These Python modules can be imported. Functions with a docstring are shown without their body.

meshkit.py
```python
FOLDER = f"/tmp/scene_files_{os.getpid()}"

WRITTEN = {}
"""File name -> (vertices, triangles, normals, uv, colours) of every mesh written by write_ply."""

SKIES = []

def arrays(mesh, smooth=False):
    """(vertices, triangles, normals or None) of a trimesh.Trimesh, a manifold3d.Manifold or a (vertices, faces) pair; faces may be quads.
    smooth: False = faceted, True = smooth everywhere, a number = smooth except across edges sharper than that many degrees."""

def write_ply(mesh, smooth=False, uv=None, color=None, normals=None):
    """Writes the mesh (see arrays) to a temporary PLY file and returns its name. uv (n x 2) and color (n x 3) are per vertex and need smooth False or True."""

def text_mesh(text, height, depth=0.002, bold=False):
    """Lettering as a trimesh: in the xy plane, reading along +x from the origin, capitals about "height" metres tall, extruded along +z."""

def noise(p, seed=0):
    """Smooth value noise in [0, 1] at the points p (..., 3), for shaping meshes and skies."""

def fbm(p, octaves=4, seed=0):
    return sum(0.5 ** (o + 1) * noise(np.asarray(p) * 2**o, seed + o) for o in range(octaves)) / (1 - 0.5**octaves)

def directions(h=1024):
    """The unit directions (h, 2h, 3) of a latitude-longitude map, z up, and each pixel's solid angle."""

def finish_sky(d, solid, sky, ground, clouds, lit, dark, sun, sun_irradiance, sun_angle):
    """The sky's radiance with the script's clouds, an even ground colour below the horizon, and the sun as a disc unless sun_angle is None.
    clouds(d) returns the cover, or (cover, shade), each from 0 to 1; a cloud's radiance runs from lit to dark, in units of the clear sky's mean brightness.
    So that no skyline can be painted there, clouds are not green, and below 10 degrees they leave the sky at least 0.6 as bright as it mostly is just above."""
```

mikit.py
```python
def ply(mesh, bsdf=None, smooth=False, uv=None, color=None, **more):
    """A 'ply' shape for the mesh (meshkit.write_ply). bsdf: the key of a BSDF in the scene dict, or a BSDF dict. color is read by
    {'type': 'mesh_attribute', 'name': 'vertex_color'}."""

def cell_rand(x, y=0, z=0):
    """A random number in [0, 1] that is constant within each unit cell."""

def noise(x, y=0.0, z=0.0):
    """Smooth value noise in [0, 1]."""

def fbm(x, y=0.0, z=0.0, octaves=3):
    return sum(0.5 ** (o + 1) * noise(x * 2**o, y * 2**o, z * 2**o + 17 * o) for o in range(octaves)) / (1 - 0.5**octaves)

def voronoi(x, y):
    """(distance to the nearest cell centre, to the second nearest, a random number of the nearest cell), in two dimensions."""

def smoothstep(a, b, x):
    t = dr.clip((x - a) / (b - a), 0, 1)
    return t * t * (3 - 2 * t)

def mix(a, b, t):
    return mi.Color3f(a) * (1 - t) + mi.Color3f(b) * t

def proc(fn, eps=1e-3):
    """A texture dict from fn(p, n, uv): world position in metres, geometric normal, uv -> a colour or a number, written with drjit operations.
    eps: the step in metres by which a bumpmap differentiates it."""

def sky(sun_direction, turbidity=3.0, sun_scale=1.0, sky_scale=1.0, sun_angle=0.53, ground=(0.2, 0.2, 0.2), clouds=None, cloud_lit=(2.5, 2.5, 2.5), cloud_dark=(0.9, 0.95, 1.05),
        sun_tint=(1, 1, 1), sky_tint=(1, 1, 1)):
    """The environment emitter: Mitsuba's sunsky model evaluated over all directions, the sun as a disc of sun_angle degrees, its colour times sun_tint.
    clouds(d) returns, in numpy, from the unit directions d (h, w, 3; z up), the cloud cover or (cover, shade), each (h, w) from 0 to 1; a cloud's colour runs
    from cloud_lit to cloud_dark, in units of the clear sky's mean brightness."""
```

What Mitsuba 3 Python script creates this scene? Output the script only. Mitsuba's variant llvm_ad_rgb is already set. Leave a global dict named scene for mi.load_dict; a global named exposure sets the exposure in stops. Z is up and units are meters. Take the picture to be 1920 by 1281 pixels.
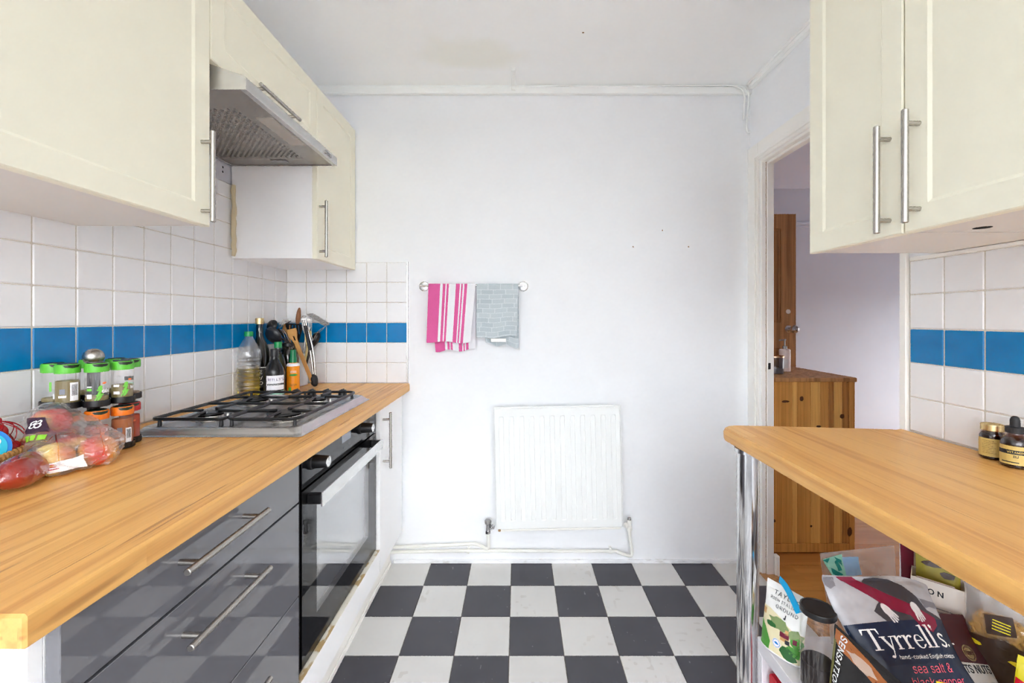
import math, random
import numpy as np, trimesh, drjit as dr, mitsuba as mi
import shapely
from shapely import affinity
from shapely.geometry import Polygon, LineString, Point, box as sbox
from shapely.ops import unary_union
import mikit, meshkit
from mikit import proc, noise, fbm, cell_rand, smoothstep, mix

T = mi.ScalarTransform4f
scene, labels = {}, {}
random.seed(7); RS = np.random.RandomState(11)

# ---------------------------------------------------------------- camera, sky, exposure
F, CX, CY, HC = 790.0, 970.0, 597.0, 1.224          # focal length (px), principal point (px), eye height (m)
scene['camera'] = {'type': 'perspective', 'fov_axis': 'x', 'fov': math.degrees(2 * math.atan(960 / F)), 'near_clip': 0.02, 'far_clip': 100.0,
                   'to_world': T().look_at(origin=[0, 0, HC], target=[0, 1, HC], up=[0, 0, 1]),
                   'principal_point_offset_x': (960 - CX) / 1920, 'principal_point_offset_y': (640.5 - CY) / 1281}
scene['sky'] = mikit.sky((0.35, -0.8, 0.75), turbidity=4.0, sun_scale=0.0, sky_scale=1.0, ground=(0.33, 0.33, 0.33),
                         clouds=lambda d: np.full(d.shape[:2], 0.85), cloud_lit=(1.32, 1.33, 1.345), cloud_dark=(1, 1, 1))
exposure = 5.78


def C(r, g, b):
    return [((v / 255) / 12.92 if v / 255 <= 0.04045 else ((v / 255 + 0.055) / 1.055) ** 2.4) for v in (r, g, b)]


def rgb(c):
    return {'type': 'rgb', 'value': list(map(float, c))}


# ---------------------------------------------------------------- materials
def mat(name, d):
    scene[name] = d if d['type'] in ('dielectric', 'thindielectric', 'twosided', 'blendbsdf', 'principledthin') else {'type': 'twosided', 'inner': d}


def pr(base, rough=0.5, **k):
    d = {'type': 'principled', 'base_color': base if isinstance(base, dict) else rgb(base), 'roughness': rough, 'specular': 0.5}
    for a, v in k.items():
        d[a] = v
    return d


def pmat(name, r, g, b, rough=0.5, **k):
    mat('m_' + name, pr(C(r, g, b), rough, **k))


def gloss(name, r, g, b, rough=0.03):
    mat('m_' + name, {'type': 'roughplastic', 'diffuse_reflectance': rgb(C(r, g, b)), 'int_ior': 1.5, 'alpha': rough} if rough else
        {'type': 'plastic', 'diffuse_reflectance': rgb(C(r, g, b)), 'int_ior': 1.5})


def bumped(inner, fn, eps=2e-3):
    return {'type': 'bumpmap', 'arbitrary': {**proc(fn, eps)}, 'scale': 1.0, 'inner': inner}


def f_wall(p, n, uv):
    a = fbm(p.x * 2.3, p.y * 2.3, p.z * 2.3, 3)
    b = noise(p.x * 90, p.y * 90, p.z * 90)
    return mix(C(238, 239, 241), C(232, 234, 236), a) * (0.985 + 0.015 * b)


def f_wallbump(p, n, uv):
    return 0.0006 * fbm(p.x * 14, p.y * 14, p.z * 14, 2) + 0.00012 * noise(p.x * 160, p.y * 160, p.z * 160)


def f_ceil(p, n, uv):
    d = dr.sqrt(dr.square((p.x + .22) / .27) + dr.square((p.y - 1.86) / .13)) + 0.9 * (fbm(p.x * 7, p.y * 7, 0.5, 3) - 0.5)
    return mix(C(244, 245, 244), C(239, 239, 232), smoothstep(1.15, 0.4, d))      # one old damp stain


def f_worktop(p, n, uv):
    w = 0.042
    sx = p.x / w + 0.25 * (fbm(p.y * 0.8, p.x * 3.0, p.z * 30, 2) - 0.5)
    i = dr.floor(sx)
    seg = dr.floor(p.y / 2.6 + 7.3 * cell_rand(i, 3, 1))
    t = cell_rand(i, seg, 5)
    streak = fbm(p.x * 75 + 5 * t, p.y * 2.6 + 11 * t, p.z * 60, 4)
    fine = noise(p.x * 700, p.y * 22, p.z * 500)
    dark = smoothstep(0.72, 0.82, fbm(p.x * 110 + 9 * t, p.y * 4.5 + 3 * t, 4.0 + p.z * 40, 3))
    c = mix(C(222, 170, 98), C(213, 155, 83), 0.75 * t)
    c = mix(c, C(196, 134, 68), smoothstep(0.44, 0.78, streak) * 0.78)
    c = mix(c, C(150, 96, 50), dark * 0.6)
    return c * (0.97 + 0.05 * fine)


def f_pine(p, n, uv):                                                         # boards run along z; p.x picks the board
    t = noise(p.x * 31 + 3, 0.5, 0.0)
    warp = 0.010 * noise(p.x * 6, p.z * 3.0, 2.0)
    ring = fbm((p.x + warp) * 120, p.z * 1.6, p.y * 60, 3)
    c = mix(C(206, 152, 84), C(176, 116, 54), smoothstep(0.35, 0.72, ring))
    return c * (0.95 + 0.08 * noise(p.x * 500, p.z * 14, p.y * 300))


def f_olddoor(p, n, uv):
    g = fbm((p.x + 0.01 * noise(p.z * 4, p.x * 5)) * 60, p.z * 1.8, p.y * 50, 4)
    return mix(C(190, 140, 90), C(150, 104, 60), smoothstep(0.3, 0.75, g)) * (0.95 + 0.08 * noise(p.x * 400, p.z * 12, 1))


def f_hallfloor(p, n, uv):
    i = dr.floor(p.y / 0.192)
    t = cell_rand(i, dr.floor(p.x / 1.2 + 3.7 * cell_rand(i, 1, 1)), 2)
    g = fbm(p.x * 3 + 20 * t, p.y * 40 + 7 * t, 0.0, 3)
    return mix(C(206, 148, 82), C(188, 126, 62), smoothstep(0.25, 0.8, g) * 0.7 + 0.3 * t)


def f_blue(p, n, uv):
    g = noise(p.x * 26, p.y * 26, p.z * 26)
    return mix(C(0, 116, 178), C(0, 126, 188), g)


def f_steelbump(p, n, uv):
    return 0.00001 * noise(p.x * 900, p.y * 30, p.z * 900)


def f_floorwhite(p, n, uv):
    g = fbm(p.x * 5, p.y * 5, 0.0, 3)
    s = smoothstep(0.80, 0.86, noise(p.x * 55, p.y * 55, 1.0)) * smoothstep(0.5, 0.8, noise(p.x * 7, p.y * 7, 3.0))
    return mix(mix(C(232, 231, 228), C(222, 221, 218), g), C(178, 170, 158), s * 0.25)


def f_floorblack(p, n, uv):
    g = fbm(p.x * 6, p.y * 6, 2.0, 3)
    s = smoothstep(0.955, 0.975, noise(p.x * 70, p.y * 70, 1.0))
    return mix(mix(C(66, 66, 73), C(75, 75, 83), g), C(140, 140, 142), s * 0.6)


def f_skirt(p, n, uv):
    d = smoothstep(0.55, 0.8, fbm(p.x * 26, p.y * 26, p.z * 40, 3))
    return mix(C(232, 233, 235), C(190, 186, 178), d * 0.7)


def f_chip(p, n, uv):
    d = smoothstep(0.50, 0.60, fbm(p.x * 40, p.y * 26, p.z * 60, 3))
    return mix(C(234, 230, 216), C(190, 164, 118), d)


mat('m_wall', bumped(pr(proc(f_wall), 0.75), f_wallbump))
mat('m_ceiling', pr(proc(f_ceil), 0.85))
mat('m_worktop', pr(proc(f_worktop), 0.38))
mat('m_pine', pr(proc(f_pine), 0.42))
mat('m_old_door', pr(proc(f_olddoor), 0.5))
mat('m_hall_floor', {'type': 'roughplastic', 'diffuse_reflectance': proc(f_hallfloor), 'int_ior': 1.5, 'alpha': 0.13})
mat('m_tile_blue', {'type': 'roughplastic', 'diffuse_reflectance': proc(f_blue), 'int_ior': 1.42, 'alpha': 0.05})
mat('m_tile_white', {'type': 'roughplastic', 'diffuse_reflectance': rgb(C(236, 236, 237)), 'int_ior': 1.5, 'alpha': 0.07})
mat('m_floor_white', {'type': 'roughplastic', 'diffuse_reflectance': proc(f_floorwhite), 'int_ior': 1.45, 'alpha': 0.22})
mat('m_floor_black', {'type': 'roughplastic', 'diffuse_reflectance': proc(f_floorblack), 'int_ior': 1.45, 'alpha': 0.22})
mat('m_skirting', pr(proc(f_skirt), 0.5))
mat('m_chipped_white', pr(proc(f_chip), 0.45))
pmat('grout', 206, 200, 188, 0.8)
pmat('floor_grout', 120, 114, 106, 0.8)
pmat('cream', 231, 227, 207, 0.33)
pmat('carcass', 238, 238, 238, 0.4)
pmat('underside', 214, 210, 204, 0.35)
pmat('paint_white', 238, 236, 231, 0.35)
pmat('radiator', 233, 235, 233, 0.30)
pmat('seam_brown', 150, 122, 92, 0.7)
pmat('pipe', 232, 231, 224, 0.4)
pmat('cable', 238, 239, 237, 0.45)
pmat('rust', 150, 120, 84, 0.8)
pmat('caulk', 208, 192, 160, 0.8)
pmat('plaster', 196, 198, 206, 0.8)
mat('m_grey_gloss', {'type': 'plastic', 'diffuse_reflectance': rgb(C(106, 106, 111)), 'int_ior': 1.8})
pmat('grey_edge', 150, 152, 162, 0.4)
gloss('black_glass', 10, 10, 12, 0.0)
gloss('black_plastic', 22, 22, 24, 0.18)
gloss('black_enamel', 20, 20, 21, 0.14)
pmat('black_rubber', 30, 30, 32, 0.6)
pmat('dark_gap', 14, 14, 15, 0.9)
pmat('cavity', 60, 64, 68, 0.7)


def metal(name, c, rough):
    mat('m_' + name, {'type': 'roughconductor', 'specular_reflectance': rgb(c), 'alpha': rough, 'material': 'none'})


metal('steel', (0.50, 0.475, 0.445), 0.20)
metal('hood_under', (0.46, 0.43, 0.40), 0.26)
metal('steel_dark', (0.42, 0.41, 0.40), 0.28)
metal('steel_bright', (0.78, 0.78, 0.77), 0.12)
metal('chrome', (0.68, 0.68, 0.69), 0.02)
metal('gold', (0.72, 0.55, 0.28), 0.14)
mat('m_brushed', bumped({'type': 'roughconductor', 'specular_reflectance': rgb((0.68, 0.67, 0.66)), 'alpha': 0.22, 'material': 'none'}, f_steelbump))
mat('m_pane', {'type': 'thindielectric', 'int_ior': 1.5})


# ---------------------------------------------------------------- mesh helpers
def cat(ms):
    return trimesh.util.concatenate(list(ms))


def hull(pts):
    return trimesh.convex.convex_hull(np.asarray(pts, float))


def cbox(x0, x1, y0, y1, z0, z1, c=0.0015):
    """box with chamfered edges"""
    c = min(c, (x1 - x0) * .45, (y1 - y0) * .45, (z1 - z0) * .45)
    if c <= 0:
        m = trimesh.creation.box(extents=(x1 - x0, y1 - y0, z1 - z0)); m.apply_translation(((x0 + x1) / 2, (y0 + y1) / 2, (z0 + z1) / 2)); return m
    P = []
    for a in (0, 1):
        for b in (0, 1):
            for d in (0, 1):
                X, Y, Z = (x0, x1)[a], (y0, y1)[b], (z0, z1)[d]
                sx, sy, sz = (c, -c)[a], (c, -c)[b], (c, -c)[d]
                P += [(X, Y + sy, Z + sz), (X + sx, Y, Z + sz), (X + sx, Y + sy, Z)]
    return hull(P)


def grid_mesh(P, closed_u=False, closed_v=False):
    """P (nu, nv, 3) -> trimesh"""
    nu, nv = P.shape[:2]
    iu = np.arange(nu if closed_u else nu - 1); iv = np.arange(nv if closed_v else nv - 1)
    a, b = np.meshgrid(iu, iv, indexing='ij')
    a2, b2 = (a + 1) % nu, (b + 1) % nv
    q = np.stack([a * nv + b, a2 * nv + b, a2 * nv + b2, a * nv + b2], -1).reshape(-1, 4)
    f = np.vstack([q[:, [0, 1, 2]], q[:, [0, 2, 3]]])
    return trimesh.Trimesh(P.reshape(-1, 3), f, process=False)


def lathe(prof, n=32, cap=True):
    """profile [(r, z)], bottom to top, about z"""
    prof = np.asarray(prof, float)
    a = np.arange(n) * 2 * np.pi / n
    P = np.stack([prof[None, :, 0] * np.cos(a)[:, None], prof[None, :, 0] * np.sin(a)[:, None], np.repeat(prof[None, :, 1], n, 0)], -1)
    return grid_mesh(P, closed_u=True)


def lathe_closed(prof, n=32):
    prof = list(prof)
    if prof[0][0] > 0: prof = [(0, prof[0][1])] + prof
    if prof[-1][0] > 0: prof = prof + [(0, prof[-1][1])]
    return lathe(prof, n)


def tube(path, r, n=10, caps=True):
    p = np.asarray(path, float)
    r = np.broadcast_to(r, (len(p),))
    t = np.gradient(p, axis=0); t /= np.linalg.norm(t, axis=1, keepdims=True) + 1e-12
    ref = np.array([0, 0, 1.0]) if abs(t[0][2]) < 0.9 else np.array([1.0, 0, 0])
    u = np.cross(ref, t[0]); u /= np.linalg.norm(u)
    U = []
    for k in range(len(p)):
        u = u - t[k] * (u @ t[k]); u /= np.linalg.norm(u) + 1e-12
        U.append(u)
    U = np.array(U); V = np.cross(t, U)
    a = np.arange(n) * 2 * np.pi / n
    P = p[:, None] + r[:, None, None] * (np.cos(a)[None, :, None] * U[:, None] + np.sin(a)[None, :, None] * V[:, None])
    m = grid_mesh(P, closed_v=True)
    if caps:
        v = np.vstack([m.vertices, p[0], p[-1]]); k = np.arange(n); N = len(m.vertices)
        f0 = np.stack([k * 0 + N, k, (k + 1) % n], 1); b = (len(p) - 1) * n
        f1 = np.stack([k * 0 + N + 1, b + (k + 1) % n, b + k], 1)
        m = trimesh.Trimesh(v, np.vstack([m.faces, f0, f1]), process=False)
    return m


def rod(a, b, r, n=14):
    """closed cylinder with softened ends"""
    a, b = np.asarray(a, float), np.asarray(b, float)
    d = (b - a) / np.linalg.norm(b - a); c = r * 0.18
    return tube([a, a + d * 1e-6, a + d * c, b - d * c, b - d * 1e-6, b], [r * 0.82, r * 0.82, r, r, r * 0.82, r * 0.82], n)


def smooth_path(pts, k=6):
    """Catmull-Rom through the points"""
    p = np.asarray(pts, float); q = np.vstack([2 * p[0] - p[1], p, 2 * p[-1] - p[-2]]); out = []
    for i in range(len(p) - 1):
        a, b, c, d = q[i:i + 4]
        for t in np.linspace(0, 1, k, endpoint=False):
            out.append(0.5 * (2 * b + (c - a) * t + (2 * a - 5 * b + 4 * c - d) * t * t + (3 * b - a - 3 * c + d) * t ** 3))
    return np.array(out + [p[-1]])


def extrude(poly, h, z0=0.0):
    ms = [trimesh.creation.extrude_polygon(g, h, engine='earcut') for g in getattr(poly, 'geoms', [poly]) if not g.is_empty and g.area > 1e-9]
    m = cat(ms); m.apply_translation((0, 0, z0)); return m


def mv(m, x=0, y=0, z=0, rz=0, M=None):
    m = m.copy()
    if rz: m.apply_transform(trimesh.transformations.rotation_matrix(rz, (0, 0, 1)))
    if M is not None: m.apply_transform(M)
    m.apply_translation((x, y, z)); return m


def frame(origin, ex, ez):
    """4x4: local x -> ex, local z -> ez (made orthogonal), local y = z cross x"""
    ex = np.asarray(ex, float); ex /= np.linalg.norm(ex)
    ez = np.asarray(ez, float); ez = ez - ex * (ez @ ex); ez /= np.linalg.norm(ez)
    M = np.eye(4); M[:3, 0], M[:3, 1], M[:3, 2], M[:3, 3] = ex, np.cross(ez, ex), ez, origin
    return M


def loft(origin, eu, ev, en, w, h, loops):
    """rectangular loops (inset, depth) on a face: a door front; closed at the back"""
    origin, eu, ev, en = (np.asarray(v, float) for v in (origin, eu, ev, en))
    V = []
    for i, d in loops:
        for a, b in ((i, i), (w - i, i), (w - i, h - i), (i, h - i)):
            V.append(origin + eu * a + ev * b + en * d)
    Fc = []
    for k in range(len(loops) - 1):
        for j in range(4):
            a, b = k * 4 + j, k * 4 + (j + 1) % 4
            Fc += [(a, b, b + 4), (a, b + 4, a + 4)]
    e = (len(loops) - 1) * 4
    Fc += [(e, e + 1, e + 2), (e, e + 2, e + 3), (0, 2, 1), (0, 3, 2)]
    m = trimesh.Trimesh(V, Fc, process=False)
    if np.dot(np.cross(eu, ev), en) < 0: m.invert()
    return m


# ---------------------------------------------------------------- scene entries
def num(name):
    if name not in scene and name not in labels and not any(k.startswith(name + '__') for k in scene): return name
    k = 1
    while f'{name}_{k:03d}' in scene or f'{name}_{k:03d}' in labels: k += 1
    return f'{name}_{k:03d}'


_count = {}


def part(parent, name, mesh, m, smooth=False, label=None, kind=None, **kw):
    key = f'{parent}__{name}'
    k = _count.get(key, 0); _count[key] = k + 1
    if k: key = f'{key}_{k:03d}'
    scene[key] = mikit.ply(mesh, m, smooth, **kw)
    if label or kind:
        labels[key] = {a: b for a, b in (('label', label), ('kind', kind)) if b}
    return key


def thing(name, label, category, group=None, kind=None):
    key = num(name)
    labels[key] = {'label': label, 'category': category}
    if group: labels[key]['group'] = group
    if kind: labels[key]['kind'] = kind
    return key


def single(name, mesh, m, label, category, smooth=False, group=None, kind=None, **kw):
    key = thing(name, label, category, group, kind)
    scene[key] = mikit.ply(mesh, m, smooth, **kw); return key


def struct(name, mesh, m, label, category, smooth=False):
    scene[name] = mikit.ply(mesh, m, smooth)
    labels[name] = {'label': label, 'category': category, 'kind': 'structure'}
    return name


def px(u, v, Y):
    return np.array([(u - CX) * Y / F, Y, HC - (v - CY) * Y / F])
# ================================================================ the setting
XL, XR, YB, ZC = -1.159, 1.164, 2.109, 2.384         # plaster planes; tile faces stand 6 mm proud
YF = -1.25                                          # wall behind the camera
TX, TY, TXR = -1.153, 2.103, 1.158
struct('floor', cbox(XL - .1, XR + .09, YF - .1, YB + .1, -.08, -.003, 0), 'm_floor_grout', 'chequerboard kitchen floor of black and white square tiles', 'floor')
for r in range(17):
    y1 = 2.1285 - .2 * r if r else 2.106
    y0 = 2.1285 - .2 * (r + 1)
    for c in range(-4, 9):
        x0, x1 = -.43 + .2 * c, -.23 + .2 * c
        x0, x1 = max(x0, XL + .001), min(x1, XR - .001)
        if x1 - x0 < .02 or (x1 < -.66 and y1 > .5): continue
        g = .0012
        part('floor', 'tile', cbox(x0 + g, x1 - g, y0 + g, y1 - g, -.008, 0.0004 * RS.rand(), .0008), 'm_floor_black' if (r + c) % 2 == 0 else 'm_floor_white')

struct('wall_back', cbox(XL - .1, XR + .09, YB, YB + .1, -.05, ZC + .1, 0), 'm_wall', 'plain white painted back wall above the radiator', 'wall')
struct('wall_left', cbox(XL - .1, XL, YF, YB, -.05, ZC + .1, 0), 'm_wall', 'left wall behind the hob, tiled in white with a blue band', 'wall')
TH = 0.056
DY0, DY1, DZ = 1.272, 2.020, 1.982                   # doorway to the room beyond
wr = cat([cbox(XR, XR + TH, YF, DY0, -.05, ZC + .1, 0), cbox(XR, XR + TH, DY1, YB, -.05, ZC + .1, 0), cbox(XR, XR + TH, DY0, DY1, DZ, ZC + .1, 0)])
struct('wall_right', wr, 'm_wall', 'right wall with the doorway, tiled in white with a blue band', 'wall')
struct('ceiling', cbox(XL - .1, XR + TH, YF - .1, YB + .1, ZC, ZC + .1, 0), 'm_ceiling', 'white kitchen ceiling with a faint stain', 'ceiling')
# the wall behind the camera: one wide window
WX0, WX1, WZ0, WZ1 = -1.08, 1.08, .42, 2.26
wf = cat([cbox(XL - .1, WX0, YF - .1, YF, -.05, ZC + .1, 0), cbox(WX1, XR + TH, YF - .1, YF, -.05, ZC + .1, 0), cbox(WX0, WX1, YF - .1, YF, -.05, WZ0, 0), cbox(WX0, WX1, YF - .1, YF, WZ1, ZC + .1, 0)])
struct('wall_front', wf, 'm_wall', 'white wall with the kitchen window, behind the camera', 'wall')
fr = cat([cbox(WX0, WX1, YF - .075, YF - .03, WZ0, WZ0 + .045), cbox(WX0, WX1, YF - .075, YF - .03, WZ1 - .045, WZ1)] +
         [cbox(x - .024, x + .024, YF - .075, YF - .03, WZ0 + .045, WZ1 - .045) for x in (WX0 + .024, 0.0, WX1 - .024)])
struct('window_1', fr, 'm_paint_white', 'white framed kitchen window behind the camera', 'window')
for x0, x1 in ((WX0 + .048, -.024), (.024, WX1 - .048)):
    part('window_1', 'pane', cbox(x0, x1, YF - .054, YF - .053, WZ0 + .045, WZ1 - .045, 0).slice_plane((0, YF - .0535, 0), (0, 1, 0)), 'm_pane')


def wall_tile(y0, y1, z0, z1, side):
    g = .0014
    if side == 'l': return cbox(XL - .001, TX, y0 + g, y1 - g, z0 + g, z1 - g, .0022)
    if side == 'r': return cbox(TXR, XR + .001, y0 + g, y1 - g, z0 + g, z1 - g, .0022)
    return cbox(y0 + g, y1 - g, TY, YB + .001, z0 + g, z1 - g, .0022)


P_, ZL = .1004, .901
part('wall_left', 'grout', cbox(XL - .001, TX - .0022, -.2, YB - .001, ZL - .001, ZL + 6 * P_, 0), 'm_grout')
part('wall_left', 'grout', cbox(XL - .001, TX - .0022, 1.112, 1.706, ZL + 6 * P_ - .001, 1.762, 0), 'm_grout')
for k in range(12):
    y0 = 1.0022 + .1005 * (k - 0)
    y1 = min(y0 + .1005, YB - .001)
    for r in range(9):
        if r > 5 and not (1.05 < y0 < 1.68): continue
        part('wall_left', 'tile', wall_tile(y0, y1, ZL + P_ * r, min(ZL + P_ * (r + 1), 1.762), 'l'), 'm_tile_blue' if r == 2 else 'm_tile_white')
for k in range(-10, 0):
    y0 = 1.0022 + .1005 * k
    for r in range(6):
        part('wall_left', 'tile', wall_tile(y0, y0 + .1005, ZL + P_ * r, ZL + P_ * (r + 1), 'l'), 'm_tile_blue' if r == 2 else 'm_tile_white')
part('wall_left', 'bare_plaster', cbox(XL - .001, XL + .002, 1.50, 1.706, 1.764, 1.84, 0), 'm_plaster', label='bare grey plaster patch with screw holes')
for z in (1.80, 1.818):
    part('wall_left', 'screw_hole', mv(lathe_closed([(.004, 0), (.004, .001)], 10), XL + .0015, 1.655, z, M=trimesh.transformations.rotation_matrix(math.pi / 2, (0, 1, 0))), 'm_dark_gap')
part('wall_back', 'grout', cbox(XL + .006, -.5523, TY + .0022, YB + .001, ZL - .001, ZL + 6 * P_, 0), 'm_grout')
for c in range(6):
    for r in range(6):
        x1 = -.5523 - P_ * c
        part('wall_back', 'tile', wall_tile(max(x1 - P_, TX), x1, ZL + P_ * r, ZL + P_ * (r + 1), 'b'), 'm_tile_blue' if r == 2 else 'm_tile_white')
part('wall_back', 'tile_trim', cbox(-.5523, -.5443, TY - .004, YB + .001, ZL, ZL + 6 * P_ + .004, .001), 'm_steel_bright', label='bright metal edge trim beside the tiles')
PR, ZR = .1, .8935
part('wall_right', 'grout', cbox(TXR + .0022, XR + .001, -.2, 1.2455, ZR - .001, 1.402, 0), 'm_grout')
for k in range(14):
    y1 = 1.2445 - .0997 * k
    for r in range(6):
        z1 = min(ZR + PR * (r + 1), 1.392 if r >= 4 else 9)
        if z1 - (ZR + PR * r) < .03: continue
        part('wall_right', 'tile', wall_tile(y1 - .0997, y1, ZR + PR * r, z1, 'r'), 'm_tile_blue' if r == 2 else 'm_tile_white')
part('wall_right', 'tile_trim', cbox(TXR - .001, XR + .001, -.2, 1.2445, 1.3925, 1.404, .002), 'm_paint_white')
for x, z in ((272, 432), (217, 463), (321, 463)):
    part('wall_back', 'screw_hole', mv(lathe_closed([(.0035, 0), (.0035, .0008)], 10), x * .00267, YB, HC - (z - CY) * .00267, M=trimesh.transformations.rotation_matrix(math.pi / 2, (1, 0, 0))), 'm_rust')
part('ceiling', 'screw_hole', mv(lathe_closed([(.004, -.001), (.004, 0)], 10), .267, 1.71, ZC), 'm_rust')

# skirting, ceiling trunking, door casing
struct('baseboard_back', cat([cbox(-.62, XR - .013, YB - .010, YB + .001, 0, .020, .003)]), 'm_skirting', 'worn low white skirting along the back wall floor', 'skirting')
tr = [cbox(-1.12, XR, YB - .022, YB, ZC - .046, ZC - .012, .003), cbox(-1.12, XR, YB - .013, YB, ZC - .012, ZC, .001)]
struct('trim_1', cat(tr), 'm_cable', 'white cable trunking along the top of the back wall', 'trunking')
struct('trim_2', cat([cbox(XR - .024, XR, .3, YB - .03, ZC - .030, ZC, .003), cbox(XR - .034, XR - .024, .3, YB - .03, ZC - .012, ZC, .002)]), 'm_cable', 'white cable trunking along the top of the right wall', 'trunking')
struct('trim_3', cbox(-.029, -.009, 1.945, YB - .02, ZC - .018, ZC, .003), 'm_cable', 'short white trunking stub on the ceiling', 'trunking')
part('trim_3', 'end_drop', cbox(-.029, -.009, YB - .036, YB - .0215, ZC - .034, ZC - .004, .003), 'm_cable')
AW = .012
arch = [cbox(XR - AW, XR, DY1, YB - .001, 0, DZ + .085, .002), cbox(XR - AW, XR, DY0 - .05, DY1, DZ, DZ + .085, .002),
        cbox(XR - AW - .008, XR - AW, DY1 + .012, DY1 + .030, 0, DZ + .030, .003), cbox(XR - AW - .008, XR - AW, DY0, DY1 + .030, DZ + .012, DZ + .030, .003),
        cbox(XR - AW, XR, DY0 - .022, DY0, 0, DZ, .002)]
struct('trim_4', cat(arch), 'm_paint_white', 'white moulded architrave around the doorway', 'architrave')
lin = [cbox(XR + .002, XR + TH - .001, DY1 - .012, DY1 + .001, 0, DZ, .001), cbox(XR + .002, XR + TH - .001, DY0 - .001, DY0 + .012, 0, DZ, .001), cbox(XR + .002, XR + TH - .001, DY0, DY1, DZ - .012, DZ + .001, .001)]
struct('door_1', cat(lin), 'm_paint_white', 'white lining of the open doorway on the right', 'doorway')
stop = [cbox(XR + .0225, XR + TH - .001, DY1 - .020, DY1 - .012, 0, DZ - .012, .002), cbox(XR + .0225, XR + TH - .001, DY0, DY1 - .012, DZ - .024, DZ - .012, .002)]
part('door_1', 'stop', cat(stop), 'm_paint_white')
part('door_1', 'seam', cbox(XR + .0200, XR + .0222, DY1 - .0128, DY1 - .0118, 0, DZ - .012, 0), 'm_seam_brown')
part('door_1', 'latch_plate', cbox(XR + .026, XR + .038, DY1 - .0220, DY1 - .0202, .982, 1.012, .0004), 'm_black_rubber', label='small dark metal latch plate')
part('door_1', 'threshold', cbox(XR - .005, XR + TH + .01, DY0, DY1, -.002, .008, .003), 'm_old_door', label='worn wooden threshold strip')
part('door_1', 'foot_block', cat([cbox(XR + TH + .001, XR + TH + .022, DY1 - .03, DY1 - .002, 0, .10, .004)]), 'm_paint_white')

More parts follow.
